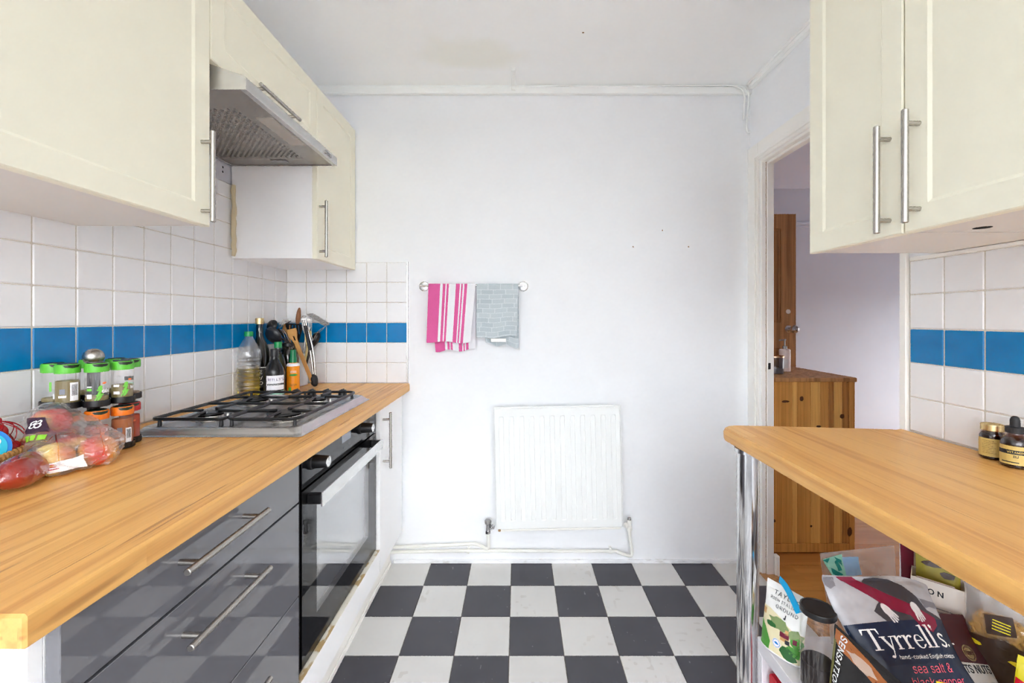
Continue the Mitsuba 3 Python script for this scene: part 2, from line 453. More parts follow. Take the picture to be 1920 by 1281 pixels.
# wall cable hanging from the corner
cab = smooth_path([(1.02, YB - .012, ZC - .006), (1.09, YB - .014, ZC - .004), (1.13, YB - .018, ZC - .020), (1.147, YB - .02, ZC - .05), (1.146, YB - .012, ZC - .12), (1.142, YB - .008, ZC - .20), (1.146, YB - .012, ZC - .235), (1.158, YB - .02, ZC - .237)])
single('cable', tube(cab, .0042, 8), 'm_cable', 'white cable looping down from the ceiling corner beside the doorway', 'cable', True)
cab = smooth_path([(.04, YB - .018, ZC - .009), (.2, YB - .019, ZC - .007), (.5, YB - .018, ZC - .009), (.8, YB - .019, ZC - .006), (.95, YB - .019, ZC - .005), (1.07, YB - .026, ZC - .012), (1.118, YB - .030, ZC - .045), (1.128, YB - .012, ZC - .11), (1.130, YB - .006, ZC - .17)])
single('cable', tube(cab, .0038, 8), 'm_cable', 'thin white cable running along the top of the wall trunking', 'cable', True)

# ---------------------------------------------------------------- the room beyond the doorway
HX0, HX1, HY0, HY1, HZ = XR + TH, 4.3, -.6, 3.82, 2.40
struct('floor_hall', cbox(HX0 - .001, HX1, HY0, HY1, -.08, -.012, 0), 'm_dark_gap', 'orange brown wooden floor of the room beyond the doorway', 'floor')
i = 0
y = HY0
while y < HY1:
    x = HX0 - .6 * ((i * 37) % 10) / 10
    while x < HX1:
        xa, xb, yb = max(x, HX0), min(x + 1.2, HX1), min(y + .192, HY1)
        if xb - xa > .02: part('floor_hall', 'plank', cbox(xa + .0006, xb - .0006, y + .0006, yb - .0006, -.014, 0, .0008), 'm_hall_floor')
        x += 1.2
    y += .192; i += 1
pmat('hall_paint', 220, 224, 234, 0.8)
struct('wall_hall_back', cbox(HX0 - .1, HX1 + .1, HY1, HY1 + .1, -.05, HZ + .1, 0), 'm_hall_paint', 'pale lavender far wall seen through the doorway', 'wall')
struct('wall_hall_left', cbox(HX0 - .06, HX0, YB + .1, HY1, -.05, HZ + .1, 0), 'm_hall_paint', 'pale left wall of the room beyond', 'wall')
struct('wall_hall_right', cat([cbox(HX1, HX1 + .1, HY0, 2.0, -.05, HZ + .1, 0), cbox(HX1, HX1 + .1, 3.6, HY1, -.05, HZ + .1, 0), cbox(HX1, HX1 + .1, 2.0, 3.6, -.05, .30, 0), cbox(HX1, HX1 + .1, 2.0, 3.6, 1.52, HZ + .1, 0)]), 'm_hall_paint', 'pale right wall of the room beyond, with its window', 'wall')
struct('wall_hall_front', cbox(HX0 - .06, HX1 + .1, HY0 - .1, HY0, -.05, HZ + .1, 0), 'm_hall_paint', 'pale near wall of the room beyond', 'wall')
struct('ceiling_hall', cbox(HX0 - .1, HX1 + .1, HY0 - .1, HY1 + .1, HZ, HZ + .1, 0), 'm_hall_paint', 'ceiling of the room beyond the doorway', 'ceiling')
struct('window_2', cat([cbox(HX1 + .03, HX1 + .07, 2.0, 3.6, .30, .35), cbox(HX1 + .03, HX1 + .07, 2.0, 3.6, 1.47, 1.52), cbox(HX1 + .03, HX1 + .07, 2.0, 2.05, .35, 1.47), cbox(HX1 + .03, HX1 + .07, 3.55, 3.6, .35, 1.47), cbox(HX1 + .03, HX1 + .07, 2.77, 2.83, .35, 1.47)]), 'm_paint_white', 'white framed window of the room beyond, out of view', 'window')
struct('trim_5', cat([cbox(HX0, HX1, HY1 - .018, HY1, 2.045, 2.065, .004), cbox(HX0, HX1, HY1 - .028, HY1, 2.065, 2.095, .008)]), 'm_hall_paint', 'picture rail on the far wall of the room beyond', 'picture rail')
struct('baseboard_hall', cbox(HX0, HX1, HY1 - .018, HY1, 0, .14, .004), 'm_paint_white', 'white skirting along the far wall of the room beyond', 'skirting')
# ================================================================ fitted units
def bar_handle(parent, a, b, off, seat=.028):
    """bar pull: rod a-b, two posts at 'seat' from the ends, running by the vector off to the door"""
    a, b, off = (np.asarray(v, float) for v in (a, b, off))
    d = (b - a) / np.linalg.norm(b - a)
    h = part(parent, 'handle', rod(a, b, .006, 16), 'm_steel', 40, label='brushed steel bar handle')
    for c in (a + d * seat, b - d * seat):
        part(h, 'post', tube([c, c + off], .005, 12), 'm_steel', 40)
    return h


def shaker(parent, face_x, y0, y1, z0, z1, nx, m='m_cream', name='door', th=.02, fw=.052):
    """door lying in the plane x = face_x - nx*th .. face_x, facing nx"""
    eu = np.array([0, 1.0, 0]) if nx < 0 else np.array([0, -1.0, 0])
    o = (face_x - nx * th, y0 if nx < 0 else y1, z0)
    mesh = loft(o, eu, (0, 0, 1), (nx, 0, 0), y1 - y0, z1 - z0, [(0, 0), (0, th - .0025), (.0025, th), (fw, th), (fw + .0065, th - .0038), (fw + .008, th - .0038)])
    return part(parent, name, mesh, m)


def slab(parent, name, face_x, y0, y1, z0, z1, nx, m, th=.018, c=.0015):
    lo, hi = sorted((face_x, face_x - nx * th))
    return part(parent, name, cbox(lo, hi, y0, y1, z0, z1, c), m)


def carcass(x0, x1, y0, y1, z0, z1, open_side, t=.016):
    """five panels and a back; open_side '+x' or '-x'"""
    xb0, xb1 = (x0, x0 + .008) if open_side == '+x' else (x1 - .008, x1)
    return cat([cbox(x0, x1, y0, y0 + t, z0, z1, .0008), cbox(x0, x1, y1 - t, y1, z0, z1, .0008), cbox(x0, x1, y0 + t, y1 - t, z0, z0 + t, .0008), cbox(x0, x1, y0 + t, y1 - t, z1 - t, z1, .0008),
                cbox(xb0, xb1, y0 + t, y1 - t, z0 + t, z1 - t, 0)])


UZ0, UZ1, UF = 1.464, 2.161, -.807
# near wall cabinet over the worktop
w = thing('wall_cabinet', 'large cream shaker wall cabinet nearest the camera on the left, above the spice rack', 'wall cabinet')
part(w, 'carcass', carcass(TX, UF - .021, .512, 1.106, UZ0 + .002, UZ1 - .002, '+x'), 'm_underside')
d = shaker(w, UF, .511, 1.107, UZ0, UZ1, 1)
bar_handle(d, (-.778, 1.077, 1.4705), (-.778, 1.077, 1.703), (-.029, 0, 0))
# short cabinet over the cooker hood
w = thing('wall_cabinet', 'short cream wall cabinet above the steel cooker hood', 'wall cabinet')
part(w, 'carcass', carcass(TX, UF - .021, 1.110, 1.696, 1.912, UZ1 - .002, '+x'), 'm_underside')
d = shaker(w, UF, 1.110, 1.696, 1.908, UZ1, 1)
bar_handle(d, (-.778, 1.276, 1.934), (-.778, 1.510, 1.934), (-.029, 0, 0))
# far wall cabinet in the corner
w = thing('wall_cabinet', 'narrow cream wall cabinet with a white side panel, in the corner over the utensil pot', 'wall cabinet')
part(w, 'carcass', carcass(TX, UF - .021, 1.700, TY - .002, UZ0 + .002, UZ1 - .002, '+x'), 'm_carcass')
d = shaker(w, UF, 1.699, TY - .003, UZ0, UZ1, 1)
bar_handle(d, (-.779, 1.719, 1.474), (-.779, 1.719, 1.704), (-.029, 0, 0), .024)
zz = np.linspace(1.474, 1.76, 14)
pp = np.stack([np.full(14, TX + .010) + .006 * RS.rand(14), np.full(14, 1.694), zz], 1)
part(w, 'filler_strip', tube(pp, .006 + .004 * RS.rand(14), 6), 'm_caulk', True, label='rough yellowed filler along the wall joint')
# right wall cabinets
RF, RZ0, RZ1 = .808, 1.402, 2.16
for (y0, y1, yh, zh0, zh1, lab) in ((.884, 1.166, .914, 1.408, 1.640, 'narrow cream wall cabinet on the right, beside the doorway'), (.44, .8805, .847, 1.416, 1.644, 'wide cream wall cabinet on the right, nearest the camera above the amber bottles')):
    w = thing('wall_cabinet', lab, 'wall cabinet')
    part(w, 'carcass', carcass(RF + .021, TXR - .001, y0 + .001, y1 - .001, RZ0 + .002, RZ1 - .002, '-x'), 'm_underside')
    d = shaker(w, RF, y0, y1, RZ0, RZ1, -1, fw=.050)
    bar_handle(d, (.779, yh, zh0), (.779, yh, zh1), (.029, 0, 0))
    if y0 < .5: part(w, 'cable_hole', mv(lathe_closed([(.014, -.0006), (.014, .0006)], 20), .923, .836, RZ0 + .002), 'm_dark_gap', label='round hole in the underside')

# ---------------------------------------------------------------- cooker hood
w = thing('cooker_hood', 'brushed steel cooker hood with perforated filter above the hob', 'cooker hood')
HY_0, HY_1, HX_, HB = 1.126, 1.694, -.725, 1.836
prof = [(TX + .002, HB + .012), (HX_ + .002, HB + .012), (HX_ + .002, HB), (HX_, HB + .002), (HX_, HB + .031), (HX_ - .006, HB + .037), (-.828, 1.906), (TX + .002, 1.906)]
pg = Polygon([(TX + .002, HB), (HX_ - .001, HB), (HX_, HB + .001), (HX_, HB + .031), (HX_ - .002, HB + .0345), (HX_ - .006, HB + .037), (-.830, 1.9065), (TX + .002, 1.9065)])
inn = Polygon([(TX + .012, HB - .01), (HX_ - .016, HB - .01), (HX_ - .016, HB + .022), (TX + .012, HB + .022)])
shell = extrude(pg.difference(inn), HY_1 - HY_0 - .004)
ends = [extrude(pg, .002), mv(extrude(pg, .002), z=HY_1 - HY_0 - .002)]
Mh = np.array([[1, 0, 0, 0], [0, 0, 1, 0], [0, 1, 0, 0], [0, 0, 0, 1.0]])
body = cat([mv(shell, z=.002)] + ends); body.apply_transform(Mh); body.invert(); body.apply_translation((0, HY_0, 0))
part(w, 'body', body, 'm_brushed')
FX0, FX1, FY0, FY1 = -1.135, -.824, 1.236, 1.622
plate = sbox(TX + .013, HY_0 + .003, HX_ - .017, HY_1 - .003).difference(sbox(FX0, FY0, FX1, FY1)).difference(sbox(-.806, 1.292, -.752, 1.502))
part(w, 'under_panel', mv(extrude(plate, .0012), z=HB + .004), 'm_hood_under')
slots = []
nx_, ny_ = 31, 17
for a in range(nx_):
    for b in range(ny_):
        cx_ = FX0 + .006 + (FX1 - FX0 - .010) * (a + .5) / nx_; cy_ = FY0 + .004 + (FY1 - FY0 - .008) * (b + .25 + .5 * (a % 2)) / (ny_ + .3)
        slots.append(sbox(cx_ - .0030, cy_ - .0070, cx_ + .0030, cy_ + .0070))
part(w, 'filter', mv(extrude(sbox(FX0 + .001, FY0 + .001, FX1 - .001, FY1 - .001).difference(unary_union(slots)), .0008), z=HB + .0045), 'm_hood_under', label='perforated metal grease filter')
part(w, 'inner_tray', cbox(FX0, FX1, FY0, FY1, HB + .030, HB + .032, 0), 'm_hood_under')
pmat('lamp_cover', 172, 164, 154, 0.25)
part(w, 'lamp_cover', cbox(-.805, -.753, 1.293, 1.501, HB + .003, HB + .006, .001), 'm_lamp_cover', label='pale translucent lamp cover')
for y in (1.172, 1.648):
    part(w, 'filter_catch', cbox(-.96, -.90, y - .012, y + .012, HB + .0005, HB + .004, .0012), 'm_steel_dark', label='recessed filter catch')
for y in (1.592, 1.612, 1.630):
    part(w, 'switch', cbox(HX_ - .001, HX_ + .003, y - .007, y + .007, HB + .010, HB + .024, .001), 'm_steel_dark')

# ---------------------------------------------------------------- left base units
WF, WZ, WB = -.537, .900, .861                      # worktop front, top, underside
BF = -.5725                                         # door plane
w = single('worktop', cbox(TX, WF, .459, TY - .0005, WB, WZ, .003), 'm_worktop', 'long solid wood worktop along the left wall under the hob', 'worktop')
w = thing('drawer_unit', 'glossy dark grey drawer unit under the left worktop, nearest the camera', 'drawer unit')
part(w, 'carcass', carcass(TX + .05, BF - .021, .5276, 1.105, .16, WB - .001, '+x'), 'm_carcass')
part(w, 'end_panel', cbox(TX + .002, BF - .0205, .509, .5270, 0, WB - .001, .001), 'm_carcass', label='white end panel')
for k, (z0, z1) in enumerate(((.742, .8575), (.4965, .737), (.168, .4935))):
    f = part(w, 'drawer', cbox(BF - .019, BF, .5276, 1.1045, z0, z1, .001), 'm_grey_gloss', label=None)
    zc = (.810, .681, .440)[k]
    h0, h1 = (.685, .911) if k == 0 else (.692, .918)
    bar_handle(f, (-.5375, h0, zc), (-.5375, h1, zc), (-.035, 0, 0), .030)
# built-in oven
OF = -.588
w = thing('oven', 'black glass built-in oven with two knobs under the hob', 'oven')
part(w, 'body', cbox(TX + .06, OF - .022, 1.150, 1.750, .262, WB - .003, .002), 'm_cavity')
part(w, 'side_trim', cbox(OF - .025, OF - .004, 1.1085, 1.1475, .262, WB - .001, .001), 'm_dark_gap')
cp = part(w, 'control_panel', cbox(OF - .020, OF, 1.150, 1.750, .7545, WB - .0015, .0012), 'm_black_glass', label='glossy black control panel')
Mx = trimesh.transformations.rotation_matrix(math.pi / 2, (0, 1, 0))   # lathe axis z -> +x
for y in (1.203, 1.5735):
    k = part(cp, 'knob', mv(lathe_closed([(.0225, 0), (.0225, .006), (.0195, .009), (.0185, .022), (.0165, .0475), (.0155, .049)], 28), OF, y, .815, M=Mx), 'm_black_plastic', 35, label='black control knob with a silver cap')
    part(k, 'cap', mv(lathe_closed([(.0148, .0485), (.0145, .0502)], 28), OF, y, .815, M=Mx), 'm_steel_bright', 35)
    part(k, 'pointer', cbox(OF + .0500, OF + .0507, y - .0008, y + .0008, .818, .829, 0), 'm_black_plastic')
gloss('display', 150, 158, 172, 0.05)
part(cp, 'display', cbox(OF, OF + .0006, 1.412, 1.487, .803, .842, .0002), 'm_display', label='pale blue clock display')
pmat('print_grey', 120, 124, 134, 0.5)
for a in range(3):
    part(cp, 'touch_symbol', mv(lathe([(.0025, 0), (.0036, 0)], 14), OF + .0004, 1.425 + .024 * a, .786, M=Mx), 'm_print_grey')
dz0, dz1 = .2655, .7485
bord = sbox(1.150, dz0, 1.750, dz1).difference(sbox(1.235, .362, 1.665, .690))
Md = np.array([[0, 0, 1, 0], [1, 0, 0, 0], [0, 1, 0, 0], [0, 0, 0, 1.0]])   # (y, z, x) -> world
bm = extrude(bord, .018); bm.apply_transform(Md); bm.apply_translation((OF - .018, 0, 0))
dr_ = part(w, 'door', bm, 'm_black_glass', label='black glass oven door with a window')


def sheet_x(x, y0, y1, z0, z1):
    return trimesh.Trimesh([(x, y0, z0), (x, y1, z0), (x, y1, z1), (x, y0, z1)], [(0, 1, 2), (0, 2, 3)], process=False)


for x in (OF - .0004, OF - .007, OF - .014):
    part(dr_, 'pane', sheet_x(x, 1.235, 1.665, .362, .690), 'm_pane')
hp = part(dr_, 'handle', cbox(-.5485, -.5445, 1.176, 1.708, .696, .737, .0015), 'm_steel_bright', label='flat bright metal handle')
for y in (1.176, 1.690):
    part(hp, 'bracket', cbox(OF, -.5485, y, y + .018, .704, .732, .002), 'm_black_plastic')
w = single('filler_panel', cbox(BF - .018, BF, 1.1085, 1.752, .163, .2580, .001), 'm_carcass', 'white panel with a chipped yellowed edge below the oven', 'panel')
part('filler_panel', 'chipped_edge', cbox(BF - .018, BF + .0003, 1.1085, 1.752, .2578, .2600, .0006), 'm_chipped_white', label='yellowed chipped edging')
# narrow white unit in the corner
w = thing('base_cabinet', 'narrow white base cabinet in the corner between the oven and the back wall', 'base cabinet')
part(w, 'carcass', carcass(TX + .05, BF - .020, 1.760, YB - .016, .165, WB - .001, '+x'), 'm_carcass')
d = slab(w, 'door', BF, 1.757, YB - .016, .166, WB - .004, 1, 'm_carcass')
bar_handle(d, (-.540, 1.795, .585), (-.540, 1.795, .823), (-.0325, 0, 0), .030)
w = single('plinth', cat([cbox(-.648, -.632, .530, YB - .016, .001, .158, .001), cbox(-.632, -.624, .530, YB - .016, .001, .022, .003)]), 'm_paint_white', 'cream plinth board along the floor under the left units', 'plinth')

# ---------------------------------------------------------------- breakfast bar on the right
BX, BZ, BB = .620, .8930, .8545
crn = [(BX, .10)] 
outline = Polygon([(BX, -.1), (TXR - .0005, -.1), (TXR - .0005, 1.262), (.72, 1.309), (BX, 1.309)])
rc = Polygon([(BX - .2, -.1), (TXR + .3, -.1), (TXR + .3, 1.30 - (TXR + .3 - .77) * .108), (.70, 1.312), (BX, 1.25)])
op = Polygon([(BX, -.1), (TXR - .0005, -.1), (TXR - .0005, 1.2605), (.77, 1.302), (.70, 1.309), (BX, 1.312)])
rnd = op.buffer(-.055, join_style=2).buffer(.055, quad_segs=10)
pol = unary_union([rnd, sbox(.8, -.1, TXR - .0005, 1.2605).intersection(op), sbox(BX, -.1, TXR - .0005, .3)])
ss = []
for k, (ins, z) in enumerate(((.010, BB), (.003, BB + .003), (0, BB + .010), (0, BZ - .014), (.004, BZ - .005), (.012, BZ))):
    q = pol.buffer(-ins, join_style=1) if ins else pol
    xy = np.array(shapely.segmentize(q.exterior, 2.0).coords)[:-1]
    L = shapely.LineString(np.vstack([xy, xy[:1]]))
    ss.append(q)
ring0 = np.array(pol.simplify(.0004).exterior.coords)[:-1]
if Polygon(ring0).exterior.is_ccw is False: ring0 = ring0[::-1]
nn = len(ring0)
tan = np.roll(ring0, -1, 0) - np.roll(ring0, 1, 0); tan /= np.linalg.norm(tan, axis=1, keepdims=True)
nin = np.stack([-tan[:, 1], tan[:, 0]], 1)
PP = np.stack([np.column_stack([ring0 + nin * ins, np.full(nn, z)]) for ins, z in ((.010, BB), (.003, BB + .003), (0, BB + .010), (0, BZ - .012), (.003, BZ - .004), (.009, BZ))], 0)
side = grid_mesh(PP, closed_v=True)
tv, tf = trimesh.creation.triangulate_polygon(Polygon(PP[-1][:, :2]), engine='earcut')
top = trimesh.Trimesh(np.column_stack([tv, np.full(len(tv), BZ)]), tf, process=False)
tv, tf = trimesh.creation.triangulate_polygon(Polygon(PP[0][:, :2]), engine='earcut')
bot = trimesh.Trimesh(np.column_stack([tv, np.full(len(tv), BB)]), tf[:, ::-1], process=False)
w = thing('breakfast_bar', 'solid wood breakfast bar with a rounded corner on a chrome leg at the right', 'breakfast bar')
part(w, 'top', cat([side, top, bot]), 'm_worktop', 30)
leg = part(w, 'leg', mv(lathe_closed([(.033, 0), (.033, .012), (.0285, .016), (.0285, .84), (.034, .842), (.034, .854)], 48), .656, 1.20, .0005), 'm_chrome', 30, label='round polished chrome leg')
# ================================================================ radiator, pipes, towel rail
Rr = trimesh.transformations.rotation_matrix(math.radians(-1.2), (0, 1, 0))     # the radiator hangs a little askew
RX, RY, RZ_, RW, RH = .1956, 2.020, .5055, .605, .579
w = thing('radiator', 'white ribbed panel radiator hung slightly askew on the back wall', 'radiator')
gx = [-RW / 2, -RW / 2 + .003]
for k in range(12):
    c = -RW / 2 + .034 + .0489 * k
    gx += [c - .0125, c - .0105, c - .0075, c - .003, c, c + .003, c + .0075, c + .0105, c + .0125]
gx = np.array(gx + [RW / 2 - .003, RW / 2])
gz = np.array([-RH / 2, -RH / 2 + .003] + list(-RH / 2 + .036 + np.array([0, .005, .010, .016, .022])) + [-.1, .1] + list(RH / 2 - .056 + np.array([0, .006, .012, .017, .022])) + [RH / 2 - .003, RH / 2])
dep = np.zeros((len(gx), len(gz)))
for k in range(12):
    c = -RW / 2 + .034 + .0489 * k
    a = np.abs(gx - c)
    prof_ = np.where(a < .0126, .5 + .5 * np.cos(np.clip((a - .004) / .0085, 0, 1) * np.pi), 0)
    zl, zh = -RH / 2 + .036, RH / 2 - .034
    zz = np.minimum(np.clip((gz - zl) / .020, 0, 1), np.clip((zh - gz) / .020, 0, 1))
    dep += .0100 * prof_[:, None] * (zz * zz * (3 - 2 * zz))[None, :]
dep[0, :] = dep[-1, :] = .003; dep[:, 0] = dep[:, -1] = .003
Pf = np.stack([np.repeat(gx[:, None], len(gz), 1), dep, np.repeat(gz[None], len(gx), 0)], -1)
front = grid_mesh(Pf)
rimm = cat([front, cbox(-RW / 2, RW / 2, .003, .022, -RH / 2, RH / 2, 0)])
def RT(m): m = m.copy(); m.apply_transform(Rr); m.apply_translation((RX, RY, RZ_)); return m
part(w, 'panel', RT(rimm), 'm_radiator', 35)
part(w, 'top_seam', RT(cbox(-RW / 2 - .001, RW / 2 + .001, .004, .016, RH / 2, RH / 2 + .006, .002)), 'm_radiator')
part(w, 'side_seam', RT(cbox(RW / 2, RW / 2 + .006, .006, .016, -RH / 2, RH / 2 + .004, .002)), 'm_radiator')
part(w, 'bottom_seam', RT(cbox(-RW / 2 + .006, RW / 2 - .004, .004, .014, -RH / 2 - .012, -RH / 2 - .002, .002)), 'm_pipe')
part(w, 'rust_patch', RT(cbox(-RW / 2 + .008, -RW / 2 + .022, .003, .0145, -RH / 2 - .0122, -RH / 2 - .002, .002)), 'm_rust', label='small rust patch at the lower corner')
for s in (-.2, .2): part(w, 'bracket', RT(cbox(s - .012, s + .012, .022, YB - RY - .0, -RH / 2 + .03, RH / 2 - .05, .001)), 'm_pipe')
VY = 2.062
def pz(u, v, Y=VY): return px(u, v, Y)
w = thing('radiator_valve', 'chrome radiator valve at the lower left corner of the radiator', 'valve')
c = pz(915, 987)
part(w, 'body', cat([tube([c + (0, 0, -.032), c + (0, 0, .014)], .0105, 14), tube([c, c + (.030, -.012, 0)], .009, 12)]), 'm_chrome', 40)
part(w, 'nut', cat([tube([c + (.010, -.004, 0), c + (.022, -.009, 0)], .0135, 6), tube([c + (0, 0, -.034), c + (0, 0, -.020)], .0135, 6)]), 'm_chrome')
part(w, 'cap', mv(lathe_closed([(.0125, .012), (.0165, .016), (.0165, .027), (.013, .031)], 18), *c), 'm_steel_dark', 40)
w = thing('radiator_valve', 'white painted lockshield valve at the lower right corner of the radiator', 'valve')
c = pz(1180, 984)
part(w, 'body', cat([tube([c + (0, 0, -.028), c + (0, 0, .024)], .0105, 14), tube([c, c + (-.028, -.012, 0)], .009, 12)]), 'm_pipe', 40)
part(w, 'nut', cat([tube([c + (-.008, -.003, 0), c + (-.020, -.008, 0)], .0135, 6), tube([c + (0, 0, -.028), c + (0, 0, -.014)], .0135, 6)]), 'm_pipe')
part(w, 'cap', mv(lathe_closed([(.008, .024), (.009, .026), (.008, .034)], 14), *c), 'm_steel_dark', 40)
pth = smooth_path([pz(700, 1027, 2.088), pz(800, 1024, 2.086), pz(860, 1021.5, 2.085), pz(888, 1020.5, 2.084), pz(903, 1024, 2.078), pz(912, 1029, 2.066), pz(916, 1026), pz(915.8, 1015), pz(915, 998)], 5)
w = single('pipe', tube(pth, .0078, 12), 'm_pipe', 'upper white heating pipe rising to the chrome radiator valve', 'pipe', True)
pth = smooth_path([pz(700, 1036, 2.090), pz(880, 1033, 2.089), pz(1020, 1033.5, 2.089), pz(1145, 1034, 2.088), pz(1158, 1036, 2.084), pz(1174, 1041, 2.070), pz(1183.5, 1042, VY), pz(1184.5, 1032), pz(1181, 1008), pz(1180, 994)], 5)
w = single('pipe', tube(pth, .0078, 12), 'm_pipe', 'lower white heating pipe running along the skirting to the lockshield valve', 'pipe', True)
for u, lab in ((878, 'white pipe clip on the back wall, left of the radiator'), (1145, 'white pipe clip below the right end of the radiator')):
    c = px(u, 1033.2, 2.089)
    single('pipe_clip', cat([tube([c + (-.005, 0, .0), c + (.005, 0, 0)], .0115, 12), cbox(c[0] - .005, c[0] + .005, c[1], YB - .0005, c[2] - .016, c[2] + .014, .001), cbox(c[0] - .003, c[0] + .003, c[1] - .004, YB - .0005, c[2] + .008, c[2] + .017, .001)]), 'm_pipe', lab, 'pipe clip')

My = trimesh.transformations.rotation_matrix(math.pi / 2, (1, 0, 0))       # lathe axis z -> -y
RLZ, RLY = 1.3838, 2.058
w = thing('towel_rail', 'chrome towel rail with round wall plates on the back wall', 'towel rail')
part(w, 'rail', rod((-.478, RLY, RLZ), (.040, RLY, RLZ), .0055, 14), 'm_chrome', 40)
for x in (-.466, .0293):
    r_ = part(w, 'wall_plate', mv(lathe_closed([(.0245, 0), (.0245, .003), (.022, .0055), (.010, .007)], 32), x, YB, RLZ, M=My), 'm_steel_bright', 40)
    part(r_, 'post', rod((x, YB - .004, RLZ), (x, RLY - .004, RLZ), .0065, 14), 'm_chrome', 40)
    for dz in (.015, -.015): part(r_, 'screw', mv(lathe_closed([(.0035, .004), (.003, .0065)], 12), x, YB, RLZ + dz, M=My), 'm_steel_dark')


def towel(xt0, xt1, fl, xb0, xb1, bl, kx0, kx1, seed, drop=0.0, waves=.006):
    """cloth over the rail: front sheet from the top (xt0..xt1) to the front hem (xb0..xb1) and a back sheet to its own hem (kx0..kx1)"""
    nu, r = 44, .0085
    rows = []
    for t in np.linspace(1, 0, 26): rows.append(('f', t))
    for a in np.linspace(0.15, .85, 6): rows.append(('o', a))
    for t in np.linspace(0, 1, 26): rows.append(('b', t))
    u = np.linspace(0, 1, nu); P = np.zeros((len(rows), nu, 3)); uv = np.zeros((len(rows), nu, 2))
    for i, (k, t) in enumerate(rows):
        if k == 'f':
            x = (xt0 + (xb0 - xt0) * t) + u * ((xt1 - xt0) + ((xb1 - xb0) - (xt1 - xt0)) * t)
            y = RLY - r - waves * t * (.35 + np.sin(u * 7 + seed) * .5 + .35 * np.sin(u * 15 + seed * 2)) - .004 * t
            z = RLZ - t * (fl + drop * (u - .5)) - .004 * t * np.sin(u * 9 + seed); vv = t * fl
        elif k == 'o':
            x = xt0 + u * (xt1 - xt0); y = RLY - r * math.cos(math.pi * t) + 0 * u; z = RLZ + r * math.sin(math.pi * t) + 0 * u; vv = 0
        else:
            x = (xt0 + (kx0 - xt0) * t) + u * ((xt1 - xt0) + ((kx1 - kx0) - (xt1 - xt0)) * t)
            y = RLY + r + .010 * t * (.6 + .4 * np.sin(u * 8 + seed + 1)) + 0 * u
            z = RLZ - t * (bl - drop * 1.6 * (u - .5)) - .006 * t * np.sin(u * 11 + seed); vv = -t * bl
        P[i] = np.stack([x, y, z], -1); uv[i] = np.stack([u, np.full(nu, vv)], -1)
    return P, uv


def cloth(name, P, uv, m, label):
    m1 = grid_mesh(P)
    n = meshkit.arrays(m1, True)[2]
    v = np.vstack([m1.vertices + n * .0009, m1.vertices - n * .0009]); N = len(m1.vertices); nu, nv = P.shape[:2]
    f = [m1.faces, m1.faces[:, ::-1] + N]
    b = np.concatenate([np.arange(nv), np.arange(1, nu) * nv + nv - 1, ((nu - 1) * nv + np.arange(nv - 2, -1, -1)), np.arange(nu - 2, 0, -1) * nv])
    c = np.roll(b, -1); f += [np.stack([b, c + N, c], 1), np.stack([b, b + N, c + N], 1)]
    t = thing(name, label, 'tea towel', 'tea towels on the rail')
    part(t, 'cloth', trimesh.Trimesh(v, np.vstack(f), process=False), m, True, uv=np.vstack([uv.reshape(-1, 2)] * 2))
    return t


def f_pink(p, n, uv):
    u = uv.x
    k = mi.Float(0)
    for a, b in ((-.1, .248), (.305, .362), (.386, .433), (.582, .667), (.695, .730), (.763, .823)):
        k = dr.select((u > a) & (u < b), 1.0, k)
    wv = 0.93 + 0.10 * noise(p.x * 900, p.z * 900, 1.0)
    return mix(C(230, 229, 233), C(214, 92, 152), k) * wv


def f_grey(p, n, uv):
    r = uv.y / .0225; i = dr.floor(r)
    x = uv.x * 3.4 + 0.5 * cell_rand(i, 3, 1) + 0.4 * i
    fx, fy = x - dr.floor(x), r - i
    line = dr.maximum(smoothstep(.92, .97, fx), smoothstep(.84, .92, fy))
    t = cell_rand(dr.floor(x), i, 7)
    c = mix(C(190, 199, 203), C(176, 187, 192), t)
    return mix(c, C(212, 218, 221), line * 0.85) * (0.95 + 0.08 * noise(p.x * 900, p.z * 900, 1.0))


mat('m_pink_cloth', pr(proc(f_pink), 0.9)); mat('m_grey_cloth', pr(proc(f_grey), 0.9))
P, uv = towel(-.432, -.203, .276, -.440, -.226, .318, -.402, -.205, 1.0, drop=.004)
t = cloth('tea_towel', P, uv, 'm_pink_cloth', 'pink and white striped tea towel hanging on the chrome rail')
P, uv = towel(-.198, .006, .252, -.200, -.001, .295, -.155, .008, 4.0, drop=-.012, waves=.004)
t = cloth('tea_towel', P, uv, 'm_grey_cloth', 'grey brick-patterned tea towel hanging on the chrome rail')
part(t, 'label_tag', mv(cbox(-.128, -.055, 2.040, 2.0415, RLZ - .274, RLZ - .258, .0003)), 'm_paint_white', label='white fabric label')
# ================================================================ gas hob
def rrect(x0, x1, y0, y1, r, n=8):
    out = []
    for cx, cy, a0 in ((x1 - r, y0 + r, -90), (x1 - r, y1 - r, 0), (x0 + r, y1 - r, 90), (x0 + r, y0 + r, 180)):
        for a in np.radians(np.linspace(a0, a0 + 90, n)): out.append((cx + r * math.cos(a), cy + r * math.sin(a)))
    return np.array(out)


def rings(lv, cap_last=True, cap_first=False):
    """stack of (ring (n,2), z)"""
    P = np.stack([np.column_stack([q, np.full(len(q), z)]) for q, z in lv], 0)
    ms = [grid_mesh(P, closed_v=True)]
    for q, z, flag in ((lv[-1][0], lv[-1][1], cap_last), (lv[0][0], lv[0][1], cap_first)):
        if flag:
            tv, tf = trimesh.creation.triangulate_polygon(Polygon(q), engine='earcut')
            ms.append(trimesh.Trimesh(np.column_stack([tv, np.full(len(tv), z)]), tf, process=False))
    m = cat(ms); m.fix_normals(); return m


